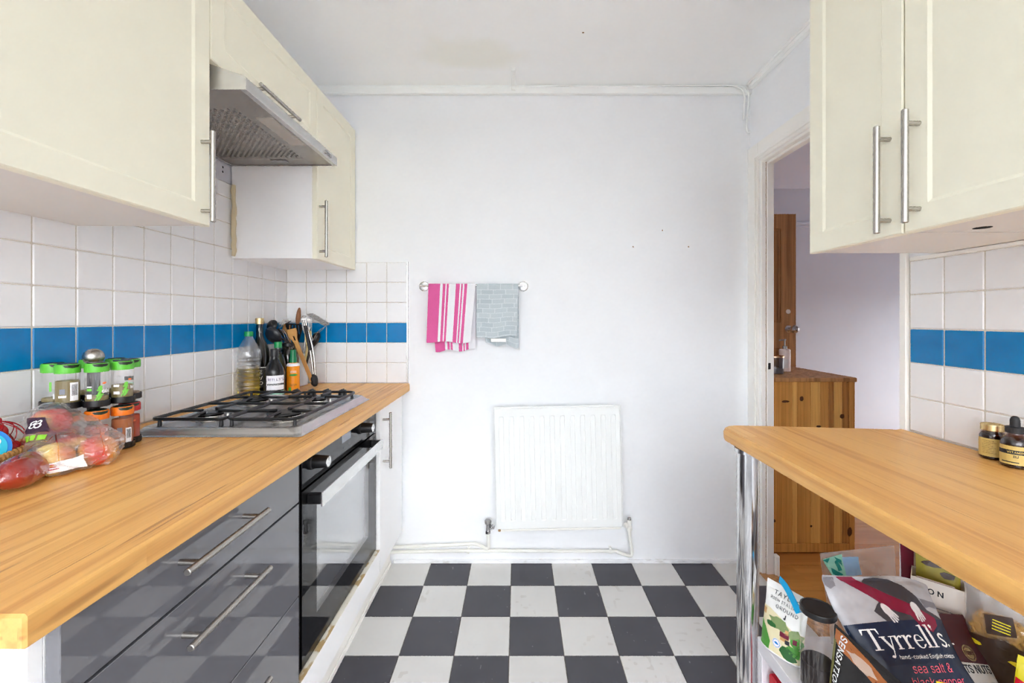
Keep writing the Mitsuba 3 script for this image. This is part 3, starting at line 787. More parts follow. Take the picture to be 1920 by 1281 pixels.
HX0_, HX1_, HYa, HYb = -1.065, -.588, 1.143, 1.690
def hr(i, r): return rrect(HX0_ + i, HX1_ - i, HYa + i, HYb - i, r)
w = thing('gas_hob', 'steel four-burner gas hob with black pan supports set in the worktop', 'gas hob')
part(w, 'tray', rings([(hr(.002, .012), WZ + .0002), (hr(0, .012), WZ + .0012), (hr(.003, .012), WZ + .0025), (hr(.006, .018), WZ + .0045), (hr(.010, .022), WZ + .0090), (hr(.018, .030), WZ + .0200), (hr(.024, .034), WZ + .0222), (hr(.032, .036), WZ + .0218), (hr(.038, .034), WZ + .0192), (hr(.042, .032), WZ + .0185)]), 'm_brushed', 40)
for k in range(4):
    kx = -.867 + .0605 * k
    kb = part(w, 'knob', mv(lathe_closed([(.0185, .0), (.0185, .003), (.0155, .005), (.0150, .020), (.0125, .024)], 24), kx, 1.652, WZ + .019), 'm_black_plastic', 35)
    part(kb, 'grip', cbox(kx - .0026, kx + .0026, 1.639, 1.665, WZ + .030, WZ + .047, .0015), 'm_black_plastic')
for bx, by, R in ((-.935, 1.285, .034), (-.710, 1.285, .046), (-.935, 1.505, .040), (-.715, 1.515, .027)):
    b = part(w, 'burner', mv(lathe_closed([(R + .016, 0), (R + .014, .003), (R + .004, .004), (R + .002, .012), (R - .004, .014)], 36), bx, by, WZ + .0186), 'm_steel', 35)
    part(b, 'cap', mv(lathe_closed([(R - .004, .0142), (R + .001, .016), (R + .001, .019), (R - .004, .0215)], 36), bx, by, WZ + .0186), 'm_black_enamel', 35)
    part(b, 'igniter', mv(lathe_closed([(.003, 0), (.003, .012), (.0015, .013)], 10), bx + R + .010, by + .012, WZ + .0186), 'm_paint_white')
GZ = WZ + .0405
for gx0, gx1, lab in ((-1.028, -.829, 0), (-.823, -.620, 1)):
    gy0, gy1 = 1.185, 1.622
    q = rrect(gx0, gx1, gy0, gy1, .03 if lab else .014, 6)
    ring = np.column_stack([np.vstack([q, q[:2]]), np.full(len(q) + 2, GZ)])
    g_ = part(w, 'pan_support', tube(ring, .0048, 6, False), 'm_black_enamel', 50, label='black pan support')
    gm = (gy0 + gy1) / 2
    for bx, by, R in ((-.935, 1.285, .034), (-.710, 1.285, .046), (-.935, 1.505, .040), (-.715, 1.515, .027)):
        if not gx0 < bx < gx1: continue
        s = .024
        lo, hi = (gy0, gm) if by < gm else (gm, gy1)
        for a, b_ in (((gx0, by), (bx - s, by)), ((gx1, by), (bx + s, by)), ((bx, lo), (bx, by - s)), ((bx, hi), (bx, by + s))):
            part(g_, 'bar', tube([(*a, GZ), (*(np.array(a) * .5 + np.array(b_) * .5), GZ + .0015), (*b_, GZ + .003)], .0046, 6), 'm_black_enamel', 50)
    part(g_, 'bar', tube([(gx0, gm, GZ), (gx1, gm, GZ)], .0046, 6), 'm_black_enamel', 50)
    for fx, fy in ((gx0 + .012, gy0 + .012), (gx1 - .012, gy0 + .012), (gx0 + .012, gy1 - .012), (gx1 - .012, gy1 - .012)):
        part(g_, 'foot', tube([(fx, fy, GZ), (fx, fy, WZ + .0190)], [.004, .0055], 8), 'm_black_rubber', 50)
# ================================================================ soft packs, prints and lettering
def text2d(s, h, bold=False, spacing=0.0):
    if not spacing: return meshkit.text_mesh(s, h, .0003, bold)
    x, ms = 0, []
    for ch in s:
        if ch != ' ':
            m = meshkit.text_mesh(ch, h, .0003, bold); wd = m.bounds[1][0]; ms.append(mv(m, x)); x += wd + spacing
        else: x += h * .5
    return cat(ms)


def poly2d(poly, seg=.01):
    poly = shapely.segmentize(poly, seg)
    ms = []
    for g in getattr(poly, 'geoms', [poly]):
        if g.geom_type != 'Polygon' or g.area < 1e-9: continue
        v, f = trimesh.creation.triangulate_polygon(g, engine='earcut')
        ms.append(trimesh.Trimesh(np.column_stack([v, np.zeros(len(v))]), f, process=False))
    return cat(ms)


def wrap(m, S, lift, seg=.012):
    """lay a flat mesh (x = s, y = t) on the surface S(s, t) -> points"""
    v, f = trimesh.remesh.subdivide_to_size(m.vertices, m.faces, seg) if seg else (m.vertices, m.faces)
    s, t, e = v[:, 0], v[:, 1], 4e-4
    p = S(s, t); n = np.cross(S(s + e, t) - S(s - e, t), S(s, t + e) - S(s, t - e))
    n /= np.linalg.norm(n, axis=1, keepdims=True) + 1e-15
    return trimesh.Trimesh(p + n * (lift + v[:, 2:3]), f, process=False)


def pfield(w, poly, S, lift, m, label=None, seg=.012):
    for k, g in enumerate(getattr(poly, 'geoms', [poly])):
        part(w, 'print_field', wrap(poly2d(g), S, lift, seg), m, label=label if k == 0 else None)


def cyl(cx, cy, z0, r, facing):
    """S(s, t) on an upright cylinder; s runs round it, 0 at the bearing 'facing' (radians), t up"""
    def S(s, t):
        a = facing + np.asarray(s) / r
        return np.stack([cx + r * np.cos(a), cy + r * np.sin(a), z0 + np.asarray(t)], -1)
    return S


def toward(cx, cy, da=0.0): return math.atan2(-cy, -cx) + da


def pouch(w, h, d, M, seed=0, top=.022, bot=.012, wr=.0035, stand=False, nu=46, nv=58, neck=.05, ear=0.0):
    """a filled pack: crimped at the top, crimped (or flat, standing) at the bottom; front looks along -y of its frame M. Returns mesh, front S(s, t)."""
    def prof(t):
        a = np.clip((t - (0 if stand else bot)) / (h - top - (0 if stand else bot)), 0, 1)
        up = np.clip((1 - a) / .55, 0, 1) ** .62
        dn = np.ones_like(a) if stand else np.clip(a / .40, 0, 1) ** .6
        return up * dn
    def D(s, t):
        x = np.clip(np.abs(2 * s / w), 0, 1)
        base = d / 2 * prof(t) * np.maximum(1 - x ** 2.6, 0) ** .6
        q = np.stack([s * 19 + seed * 3.1, t * 15 + seed, np.full_like(s, seed * 1.7)], -1)
        q2 = np.stack([s * 60 + seed, t * 12, np.full_like(s, seed * 2.3 + 5)], -1)
        edge = np.maximum(1 - x ** 4, 0)
        fold = wr * .8 * (meshkit.noise(q2, seed + 3) - .5) * np.exp(-np.abs(h - top - t) / .06)
        return np.maximum(base + edge * (wr * 2.2 * (meshkit.fbm(q, 3, seed) - .5) + fold) * np.clip(base / .004, 0, 1), .0007)
    def W(t): return 1 - neck * prof(t)
    def world(s, y, t):
        k = np.clip((t / h - .76) / .24, 0, 1) ** 2 * np.clip((-2 * s / w + .1) / 1.1, 0, 1) ** 1.5
        k2 = np.clip((t / h - .70) / .30, 0, 1) ** 2 * np.clip((2 * s / w - .3) / .7, 0, 1) ** 2
        return (np.stack([s * W(t), y - ear * k + ear * .3 * k2, t - ear * .55 * k2], -1) @ M[:3, :3].T) + M[:3, 3]
    def S(s, t):
        s, t = np.asarray(s, float), np.asarray(t, float); return world(s, -D(s, t), t)
    u = np.sin(np.linspace(-1, 1, nu) * np.pi / 2) * w / 2; v = np.linspace(0, h, nv)
    s, t = np.meshgrid(u, v, indexing='ij')
    fr, bk = world(s, -D(s, t), t), world(s, D(s, t), t)
    P = np.concatenate([fr, bk[::-1]], 0)
    m = grid_mesh(P, closed_u=True)
    nb = np.arange(2 * nu) * nv
    vv = np.vstack([m.vertices, P[:, 0].mean(0), P[:, -1].mean(0)]); N = len(m.vertices); j = np.arange(2 * nu); j2 = (j + 1) % (2 * nu)
    f = np.vstack([m.faces, np.stack([j * 0 + N, j2 * nv, j * nv], 1), np.stack([j * 0 + N + 1, j * nv + nv - 1, j2 * nv + nv - 1], 1)])
    m = trimesh.Trimesh(vv, f, process=False); m.fix_normals() if m.volume < 0 else None
    if m.volume < 0: m.invert()
    return m, S


def blob(n, rx, ry, seed, cx=0, cy=0, rough=.25):
    a = np.arange(n) * 2 * np.pi / n; rs = np.random.RandomState(seed)
    r = 1 + rough * (rs.rand(n) - .5) * 2
    p = Polygon(np.column_stack([cx + rx * r * np.cos(a), cy + ry * r * np.sin(a)]))
    return p.buffer(min(rx, ry) * .25).buffer(-min(rx, ry) * .25)


def ell(cx, cy, rx, ry, n=24):
    a = np.arange(n) * 2 * np.pi / n
    return Polygon(np.column_stack([cx + rx * np.cos(a), cy + ry * np.sin(a)]))


def serif_word():
    """'Tyrrell's.' in a hand-drawn serif, capital height 1"""
    def st(x, y0, y1, t=.12): return sbox(x, y0, x + t, y1)
    def ft(x, t=.12, o=.08): return sbox(x - o, 0, x + t + o, .045)
    gl = []
    gl.append(([sbox(.02, .935, .80, 1.0), st(.345, 0, 1.0, .135), ft(.345, .135, .12), Polygon([(.02, 1), (.02, .72), (.05, .72), (.13, .94), (.13, 1)]), Polygon([(.80, 1), (.80, .72), (.77, .72), (.69, .94), (.69, 1)])], .74))
    gl.append(([Polygon([(.03, .60), (.17, .60), (.37, .06), (.30, -.04)]), Polygon([(.50, .60), (.55, .60), (.24, -.30), (.19, -.30)]), sbox(-.04, .575, .26, .62), sbox(.40, .575, .65, .62), ell(.14, -.30, .085, .06), LineString([(.22, -.28), (.14, -.335), (.07, -.31)]).buffer(.022)], .60))
    R = ([st(.07, 0, .60), ft(.07), Polygon([(-.01, .62), (.19, .64), (.19, .57), (-.01, .585)]), LineString([(.17, .40), (.24, .54), (.34, .60), (.41, .59)]).buffer(.03), ell(.405, .555, .06, .055)], .47)
    gl += [R, R]
    e = ell(.28, .305, .25, .325, 40).difference(ell(.295, .31, .155, .285, 40)).difference(sbox(.30, .15, .60, .33)).union(sbox(.13, .325, .505, .375)).union(LineString([(.42, .06), (.52, .16)]).buffer(.022))
    gl.append(([e], .57))
    L = ([st(.07, 0, 1.05), ft(.07), Polygon([(-.01, 1.05), (.19, 1.08), (.19, 1.0), (-.01, 1.02)])], .30)
    gl += [L, L]
    gl.append(([ell(.06, .98, .075, .075), Polygon([(.0, .98), (.13, .97), (.05, .78)])], .13))
    gl.append(([LineString(smooth_path([(.33, .52), (.22, .60), (.09, .52), (.12, .38), (.27, .27), (.33, .13), (.20, .02), (.05, .09)], 8)).buffer(.047), sbox(.315, .44, .345, .60), sbox(.035, .02, .065, .18)], .42))
    gl.append(([ell(.06, .06, .06, .06)], .2))
    x, out = 0, []
    for ps, adv in gl:
        out += [affinity.translate(p, x, 0) for p in ps]; x += adv
    return unary_union(out), x
# ================================================================ things on the left worktop
mat('m_clear', {'type': 'thindielectric', 'int_ior': 1.45})
mat('m_green_glass', {'type': 'thindielectric', 'int_ior': 1.5, 'specular_transmittance': rgb((.26, .30, .10))})
mat('m_dark_glass', {'type': 'thindielectric', 'int_ior': 1.5, 'specular_transmittance': rgb((.10, .10, .05))})
mat('m_amber_glass', {'type': 'thindielectric', 'int_ior': 1.5, 'specular_transmittance': rgb((.42, .16, .045))})
mat('m_oil', {'type': 'dielectric', 'int_ior': 1.30, 'specular_transmittance': rgb((.88, .76, .16))})
mat('m_film', {'type': 'blendbsdf', 'weight': 0.07, 'a': {'type': 'thindielectric', 'int_ior': 1.5}, 'b': {'type': 'twosided', 'inner': {'type': 'diffuse', 'reflectance': rgb((.8, .8, .8))}}})
gloss('green_cap', 22, 142, 76, 0.15); gloss('spray_cap', 10, 118, 72, 0.15); gloss('lime_lid', 92, 190, 56, 0.18); gloss('lid_dark', 24, 38, 22, 0.2)
gloss('orange_lid', 236, 122, 28, 0.18); gloss('red_lid', 196, 44, 40, 0.18); gloss('orange_body', 248, 152, 20, 0.2); gloss('black_body', 16, 15, 16, 0.08)
pmat('label_white', 236, 234, 238, 0.5); pmat('label_mint', 166, 218, 202, 0.5); pmat('ink_black', 26, 26, 30, 0.5); pmat('ink_violet', 96, 80, 116, 0.5); pmat('ink_white', 240, 240, 240, 0.5)
pmat('ink_green', 60, 150, 60, 0.5); pmat('leaf_green', 110, 190, 70, 0.5); pmat('ink_orange', 232, 120, 70, 0.5); pmat('herb', 118, 104, 62, 0.9); pmat('spice_brown', 158, 96, 58, 0.9); pmat('spice_red', 170, 66, 36, 0.9)
pmat('bamboo', 205, 152, 88, 0.5); pmat('wood_dark', 138, 88, 52, 0.5); pmat('ceramic', 222, 222, 224, 0.25); pmat('cream_plastic', 220, 200, 138, 0.4); pmat('peppercorn', 120, 92, 70, 0.9)


def bottle(name, label, cx, cy, prof, glass, cap_prof, cap, n=36, cat_='bottle', fill=None, fill_m=None, z=WZ):
    t = thing(name, label, cat_)
    part(t, 'body', mv(lathe(prof, n), cx, cy, z), glass, 40)
    if fill is not None: part(t, 'contents', mv(lathe_closed(fill, n), cx, cy, z), fill_m, 40)
    if cap_prof is not None: part(t, 'cap', mv(lathe_closed(cap_prof, 28), cx, cy, z), cap, 40)
    return t


# ridged clear oil bottle
zz = np.linspace(.012, .165, 40)
rid = [(.040 + .0018 * math.sin(v * 2 * math.pi / .0165), v) for v in zz]
pf = [(.0, .0005), (.034, .0005), (.039, .006)] + rid + [(.0395, .178), (.0375, .192), (.031, .213), (.022, .232), (.0145, .246), (.0135, .250), (.0135, .258)]
oil = [(.0, .002), (.033, .002), (.0375, .008)] + [(r - .0014, v) for r, v in rid if v < .118] + [(.0375, .1185)]
mat('m_pet', {'type': 'blendbsdf', 'weight': 0.05, 'a': {'type': 'thindielectric', 'int_ior': 1.6}, 'b': {'type': 'twosided', 'inner': {'type': 'diffuse', 'reflectance': rgb((.8, .82, .85))}}})
bottle('oil_bottle', 'clear ridged plastic bottle of yellow oil with a green cap, behind the hob', -1.106, 1.735, pf, 'm_pet', [(.0155, .250), (.0165, .251), (.0165, .266), (.015, .270)], 'm_green_cap', fill=oil, fill_m='m_oil')
# tall dark olive oil bottle
pf = [(0, .0005), (.034, .0005), (.0365, .004), (.0365, .175), (.034, .198), (.026, .220), (.0165, .240), (.0145, .25), (.0140, .30), (.0148, .302)]
t = bottle('olive_oil_bottle', 'tall dark olive oil bottle with a gold screw cap', -1.110, 1.816, pf, 'm_dark_glass', [(.0155, .298), (.0165, .299), (.0165, .322), (.0155, .325)], 'm_gold', fill=[(.033, .003), (.0345, .17), (.032, .195), (.024, .217), (.013, .24), (.0125, .262)], fill_m='m_spice_green' if False else 'm_ink_black')
S = cyl(-1.110, 1.816, WZ, .0367, toward(-1.110, 1.816, .25))
part(t, 'label', wrap(poly2d(sbox(-.030, .03, .034, .118)), S, .0002, .008), 'm_ink_black', label='black label with white lettering')
part(t, 'label_line', wrap(poly2d(sbox(-.030, .1135, .034, .1165)), S, .0006, .008), 'm_ink_white')
for s_, z_, h_ in (('E', .088, .016), ('V', .064, .014), ('O', .042, .014)):
    part(t, 'lettering', wrap(mv(text2d(s_, h_), -.012, z_), S, .0008, 0), 'm_ink_white')
# flask of vinegar
pf = [(0, .0005), (.034, .0005), (.0375, .005), (.0375, .098), (.034, .116), (.024, .138), (.0155, .152), (.0135, .160), (.0135, .176)]
t = bottle('vinegar_bottle', 'dark round-shouldered vinegar bottle with a white and mint label, in front of the oil bottles', -1.000, 1.735, pf, 'm_black_body', [(.0150, .168), (.0160, .169), (.0160, .194), (.0150, .197)], 'm_black_plastic')
S = cyl(-1.000, 1.735, WZ, .0377, toward(-1.0, 1.735, .12))
part(t, 'label', wrap(poly2d(sbox(-.036, .012, .036, .092)), S, .0003, .006), 'm_label_white', label='white paper label')
part(t, 'label_band', wrap(poly2d(sbox(-.036, .012, .036, .029)), S, .0006, .006), 'm_label_mint', label='mint green band')
for a, b in ((.0525, .0595), (.029, .0335)): part(t, 'label_band', wrap(poly2d(sbox(-.032, a, .036, b)), S, .0007, .006), 'm_ink_black')
tm = text2d("WILLY'S", .0105, False, .0014); part(t, 'lettering', wrap(mv(tm, -.030, .071), S, .0007, 0), 'm_ink_violet', label='violet lettering')
tm = text2d('LIVE APPLE CIDER', .0036, True); part(t, 'lettering', wrap(mv(tm, -.029, .0542), S, .0011, 0), 'm_ink_white')
# green capped small bottle
pf = [(0, .0005), (.027, .0005), (.029, .004), (.029, .120), (.027, .140), (.018, .168), (.0125, .182), (.012, .205)]
bottle('oil_bottle', 'small green-capped bottle of olive oil behind the vinegar bottle', -1.040, 1.832, pf, 'm_green_glass', [(.0145, .196), (.0155, .197), (.0155, .219), (.0145, .222)], 'm_green_cap', fill=[(.0255, .003), (.0272, .01), (.0272, .12), (.024, .145), (.016, .166)], fill_m='m_herb')
pf = [(0, .0005), (.042, .0005), (.045, .006), (.045, .140), (.041, .166), (.031, .186), (.023, .194), (.022, .202)]
bottle('dark_bottle', 'broad dark wide-necked bottle half hidden beside the utensil pot', -1.047, 1.923, pf, 'm_dark_glass', [(.0235, .196), (.0245, .197), (.0245, .209), (.023, .211)], 'm_black_plastic', fill=[(.042, .003), (.0435, .138), (.039, .165), (.026, .184)], fill_m='m_ink_black')
# orange spray bottle
pf = [(0, .0005), (.023, .0005), (.0258, .004), (.0258, .1215), (.0245, .125), (.0165, .1285), (.0165, .131)]
t = bottle('spray_bottle', 'orange spray bottle with a green cap in front of the utensil pot', -.980, 1.842, pf, 'm_orange_body', [(.0145, .129), (.0150, .130), (.0140, .152), (.0125, .158), (.0115, .184), (.010, .187)], 'm_spray_cap')
S = cyl(-.98, 1.842, WZ, .0260, toward(-.98, 1.842))
part(t, 'shoulder_band', mv(lathe([(.0262, .116), (.0262, .1215), (.0249, .1252), (.017, .1288)], 32), -.98, 1.842, WZ), 'm_label_white', 40)
part(t, 'base_band', mv(lathe([(.0233, .0005), (.0261, .004), (.0262, .008)], 32), -.98, 1.842, WZ), 'm_label_white', 40)
part(t, 'logo', wrap(poly2d(ell(.001, .079, .016, .0042)), S, .0004, .006), 'm_ink_green', label='dark green oval emblem')
for z_ in (.094, .089): part(t, 'print_line', wrap(poly2d(sbox(-.012, z_, .012, z_ + .002)), S, .0004, .006), 'm_label_white')
for z_ in (.038, .032): part(t, 'print_line', wrap(poly2d(sbox(-.014, z_, .014, z_ + .0018)), S, .0004, .006), 'm_spice_brown')
part(t, 'print_patch', wrap(poly2d(sbox(-.019, .010, -.008, .026)), S, .0004, .006), 'm_leaf_green')

gloss('dark_utensil', 40, 42, 48, 0.15)
# utensil pot and utensils
KX, KY, KR, KH = -1.076, 2.036, .0575, .156
t = thing('utensil_pot', 'white ceramic utensil pot in the corner by the back wall', 'pot')
part(t, 'pot', mv(lathe([(0, .0005), (KR - .004, .0005), (KR, .004), (KR, KH - .002), (KR - .002, KH), (KR - .005, KH - .002), (KR - .005, .008), (0, .008)], 48), KX, KY, WZ), 'm_ceramic', 40)


def up(u, v, Y): return px(u, v, Y)


def stick(name, label, category, foot, tip, r, m):
    t = thing(name, label, category, 'utensils in the pot')
    return t


def flat_tool(parent, nm, pts, thick, o, ex, ez, m, holes=()):
    """flat head: polygon in (ex, ez), thickness along the third axis, at o"""
    pg_ = Polygon(pts).buffer(.003).buffer(-.003)
    for h in holes: pg_ = pg_.difference(h)
    mm = mv(extrude(pg_, thick), z=-thick / 2)
    A = np.eye(4); A[:3, :3] = [[1, 0, 0], [0, 0, 1], [0, -1, 0]]           # polygon plane -> local x, z
    A[:3, :3] = np.array([[1, 0, 0], [0, 0, -1], [0, 1, 0]])
    mm.apply_transform(A); mm.apply_transform(frame(o, ex, ez)); return part(parent, nm, mm, m)


# black slotted turner
t = thing('slotted_turner', 'black slotted turner standing in the utensil pot', 'turner', 'utensils in the pot')
o = up(553, 640, 2.0); top = up(545, 607, 1.985)
part(t, 'handle', tube([up(558, 712, 2.04), o], [.006, .005], 8), 'm_black_plastic', 40)
ex, ez = (1, 0, -.05), (up(546, 607, 1.985) - o)
flat_tool(t, 'head', [(-.012, -.01), (.016, -.01), (.037, .060), (.034, .084), (-.040, .086), (-.040, .070)], .003, o, ex, ez, 'm_black_plastic', [affinity.rotate(sbox(-.026 + .0145 * k, .036, -.0195 + .0145 * k, .079), -6 + 3 * k) for k in range(4)])
# bamboo spatula leaning outside
t = thing('bamboo_spatula', 'pale bamboo spatula leaning outside the utensil pot beside the tongs', 'spatula', 'utensils in the pot')
a, b = up(585.5, 716, 1.955), up(546, 620, 1.950)
ezv = b - a; exv = np.cross(np.array([0, 1.0, 0]), ezv)
L_ = np.linalg.norm(ezv)
flat_tool(t, 'blade', [(-.0075, 0), (.0075, 0), (.0085, .12), (.0105, L_ - .045), (.022, L_ - .015), (.024, L_ + .003), (-.016, L_ + .010), (-.022, L_ - .02), (-.0095, L_ - .055)], .006, a, exv, ezv, 'm_bamboo', [affinity.rotate(sbox(-.004, L_ - .05, .004, L_ - .028), 0)])
t = thing('spoon', 'bamboo spoon bowl rising behind the black turner', 'spoon', 'utensils in the pot')
a, b = up(556, 712, 2.03), up(541, 630, 2.036)
part(t, 'handle', tube([a, b], [.005, .006], 8), 'm_bamboo', 40)
part(t, 'bowl', tube(smooth_path([b, b + (b - a) * .10, b + (b - a) * .2, b + (b - a) * .30], 4), np.array([.006, .010, .014, .017, .020, .0215, .022, .021, .019, .016, .012, .008, .003]), 12), 'm_bamboo', 40)
# tongs
t = thing('tongs', 'steel tongs with black silicone tips leaning against the utensil pot', 'tongs', 'utensils in the pot')
a, b, c_ = up(590.5, 722, 1.968), up(584, 660, 1.962), up(570, 600, 1.975)
for s in (-.006, .007):
    q = np.array([s, abs(s) * .4, 0])
    part(t, 'arm', tube(smooth_path([a + q * .4, b + q, c_ + q * .6], 6), .0050, 8), 'm_steel', 40)
part(t, 'grip', tube([up(581, 657, 1.953), up(572.5, 611, 1.962)], [.0065, .0075], 10), 'm_black_rubber', 40)
part(t, 'tip', tube(smooth_path([up(586.5, 702, 1.965), up(589, 712, 1.966), up(590.2, 720, 1.967), up(590.5, 725.0, 1.967)], 4), np.array([.006, .0125, .0155, .0165, .017, .0165, .016, .0155, .015, .013, .0105, .008, .004]), 14), 'm_black_rubber', 40, label='black silicone tip')
part(t, 'ring', tube([c_ + (.012 * math.cos(k), 0, .014 * math.sin(k) + .006) for k in np.linspace(0, 6.2, 20)], .0016, 6), 'm_chrome', True)
# dark wooden spoon
t = thing('spoon', 'dark wooden spoon, the tallest utensil in the pot', 'spoon', 'utensils in the pot')
a, b = up(560, 712, 2.04), up(557.5, 610, 2.05)
d_ = up(561.5, 577, 2.05) - b
part(t, 'handle', tube([a, b], .0055, 8), 'm_wood_dark', 40)
part(t, 'bowl', tube([b + d_ * k for k in (0, .12, .3, .5, .7, .88, .97, 1)], [.0055, .008, .0105, .0112, .0100, .0070, .004, .0015], 12), 'm_wood_dark', 40)
# two dark ladles and the steel one
for (u0, v0, Yd, R, mm, lab, tilt) in ((514, 628, 1.900, .0410, 'm_dark_utensil', 'big dark grey ladle, leftmost in the utensil pot', -1.15), (511, 611, 1.930, .0280, 'm_black_plastic', 'black serving ladle behind the big dark grey one', -1.9)):
    t = thing('ladle', lab, 'ladle', 'utensils in the pot')
    hp_ = [up(556, 712, 2.03), up(547, 652, 2.0), up(u0 + 13, v0 + 6, Yd + .014)] if R > .04 else [up(549, 712, 2.045), up(542, 650, 2.02), up(u0 + 11, v0 + 6, Yd + .012)]
    part(t, 'handle', tube(smooth_path(hp_, 6), .0045, 8), mm, 40)
    a_ = np.linspace(0.01, 1.5, 10)
    bw = lathe([(R * math.sin(k), -R * math.cos(k) * .62) for k in a_] + [(R * .94 * math.sin(k), -R * math.cos(k) * .55) for k in a_[::-1]], 28)
    part(t, 'bowl', mv(bw, *up(u0, v0, Yd), M=trimesh.transformations.rotation_matrix(-.25, (0, 0, 1)) @ trimesh.transformations.rotation_matrix(tilt, (1, 0, 0))), mm, 40)
t = thing('ladle', 'steel ladle arching behind the black turner', 'ladle', 'utensils in the pot')
part(t, 'handle', tube([up(552, 712, 2.06), up(541, 612, 2.035)], .0045, 8), 'm_steel_bright', 40)
part(t, 'bowl', mv(lathe([(.033 * math.sin(k), -.033 * math.cos(k) * .8) for k in np.linspace(0, 1.5, 9)] + [(.031 * math.sin(k), -.031 * math.cos(k) * .78) for k in np.linspace(1.5, 0, 9)], 28), *up(535, 609, 2.030), M=trimesh.transformations.rotation_matrix(2.6, (0, 1, .1))), 'm_steel_bright', 40)
# whisk
t = thing('whisk', 'steel balloon whisk standing in the utensil pot', 'whisk', 'utensils in the pot')
w0, w1 = up(537, 665, 1.998), up(530, 618, 1.972)
ax = w1 - w0; L_ = np.linalg.norm(ax); Mw = frame(w0, (1, 0, .1), ax)
part(t, 'handle', tube([up(541, 712, 2.02), w0], .005, 8), 'm_steel_bright', 40)
for k in range(5):
    an = math.pi * k / 5
    ps = [(.025 * math.sin(q) * math.cos(an), .025 * math.sin(q) * math.sin(an), L_ * .5 * (1 - math.cos(q)) if q < math.pi else 0) for q in np.linspace(.12, math.pi - .02, 14)]
    ps = np.array(ps + [(-x, -y, z) for x, y, z in ps[::-1]])
    m_ = tube(ps, .0009, 5); m_.apply_transform(Mw); part(t, 'wire', m_, 'm_chrome', True)
# masher
t = thing('masher', 'steel masher with a perforated plate at the right of the utensil pot', 'masher', 'utensils in the pot')
part(t, 'handle', tube([up(566, 712, 2.03), up(586, 640, 2.03)], .0055, 8), 'm_black_plastic', 40)
for q in (-1, 1):
    part(t, 'wire', tube(smooth_path([up(586, 640, 2.03), up(590 + 6 * q, 622, 2.03), up(597 + 12 * q, 605 + 8 * q, 2.03)], 5), .0016, 6), 'm_chrome', True)
part(t, 'wire', tube(smooth_path([up(587, 625, 2.02), up(600, 622, 2.02), up(611, 610.5, 2.02)], 5), .0012, 6), 'm_chrome', True)
pl = Polygon(rrect(-.050, .050, -.034, .034, .014)).difference(unary_union([ell(-.041 + .0136 * i, -.024 + .012 * j, .0042, .0042, 8) for i in range(7) for j in range(5)]))
mm = extrude(pl, .002); d1 = up(612, 606, 2.03) - up(583, 587, 2.03)
mm.apply_transform(frame(up(597.5, 599, 2.03), d1, (.35, -.75, -.3)) @ np.array([[1, 0, 0, 0], [0, 0, -1, 0], [0, 1, 0, 0], [0, 0, 0, 1.0]])); part(t, 'plate', mm, 'm_steel_dark', label='perforated steel plate')
# pale plastic spatula and a dark spoon
t = thing('spatula', 'cream plastic spatula between the tongs and the masher', 'spatula', 'utensils in the pot')
o = up(577, 646, 2.02)
part(t, 'handle', tube([up(567, 712, 2.035), o], .005, 8), 'm_cream_plastic', 40)
flat_tool(t, 'blade', [(-.006, 0), (.006, 0), (.017, .03), (.016, .062), (.004, .073), (-.012, .070), (-.013, .03)], .004, o, (1, .2, 0), up(582, 618, 2.02) - o, 'm_cream_plastic')
t = thing('spoon', 'dark plastic spoon below the masher plate', 'spoon', 'utensils in the pot')
part(t, 'handle', tube([up(563, 712, 2.045), up(584, 652, 2.06)], .005, 8), 'm_black_plastic', 40)
b = up(584, 652, 2.06); d_ = up(598, 622, 2.07) - b
part(t, 'bowl', tube([b + d_ * k for k in (0, .15, .35, .55, .75, .9, 1)], [.006, .012, .017, .019, .017, .011, .003], 14), 'm_black_plastic', 40)
t = thing('fish_slice', 'steel fish slice curling behind the tongs', 'fish slice', 'utensils in the pot')
o = up(574, 625, 2.07)
part(t, 'handle', tube([up(562, 712, 2.065), o], .0045, 8), 'm_steel', 40)
flat_tool(t, 'blade', [(-.010, 0), (.010, 0), (.022, .03), (.022, .07), (-.018, .075), (-.018, .03)], .0015, o, (1, .3, 0), up(577, 590, 2.07) - o, 'm_steel', [sbox(-.012 + .009 * k, .03, -.008 + .009 * k, .062) for k in range(4)])

# ---------------------------------------------------------------- spice carousel
SX, SY, SR = -1.056, 1.050, .0665
rack = thing('spice_rack', 'two-tier black revolving spice rack with a steel ball on top', 'spice rack')
part(rack, 'column', mv(lathe_closed([(.012, .0005), (.012, .222), (.010, .226)], 20), SX, SY, WZ), 'm_black_plastic', 40)
part(rack, 'ball', mv(trimesh.creation.icosphere(3, .0205), SX, SY, WZ + .228), 'm_steel', True, label='brushed steel ball')
TZ = (WZ + .0005, WZ + .1135)
for z in TZ:
    tr_ = part(rack, 'tier', mv(lathe_closed([(.050, 0), (.050, .004)], 40), SX, SY, z), 'm_black_plastic', 40)
    for k in range(8):
        a = math.radians(-40 + 45 * k)
        part(tr_, 'cup', mv(lathe([(.0, .001), (.0235, .001), (.0245, .003), (.0245, .016), (.0232, .016), (.0232, .005), (0, .005)], 22), SX + SR * math.cos(a), SY + SR * math.sin(a), z), 'm_black_plastic', 40)


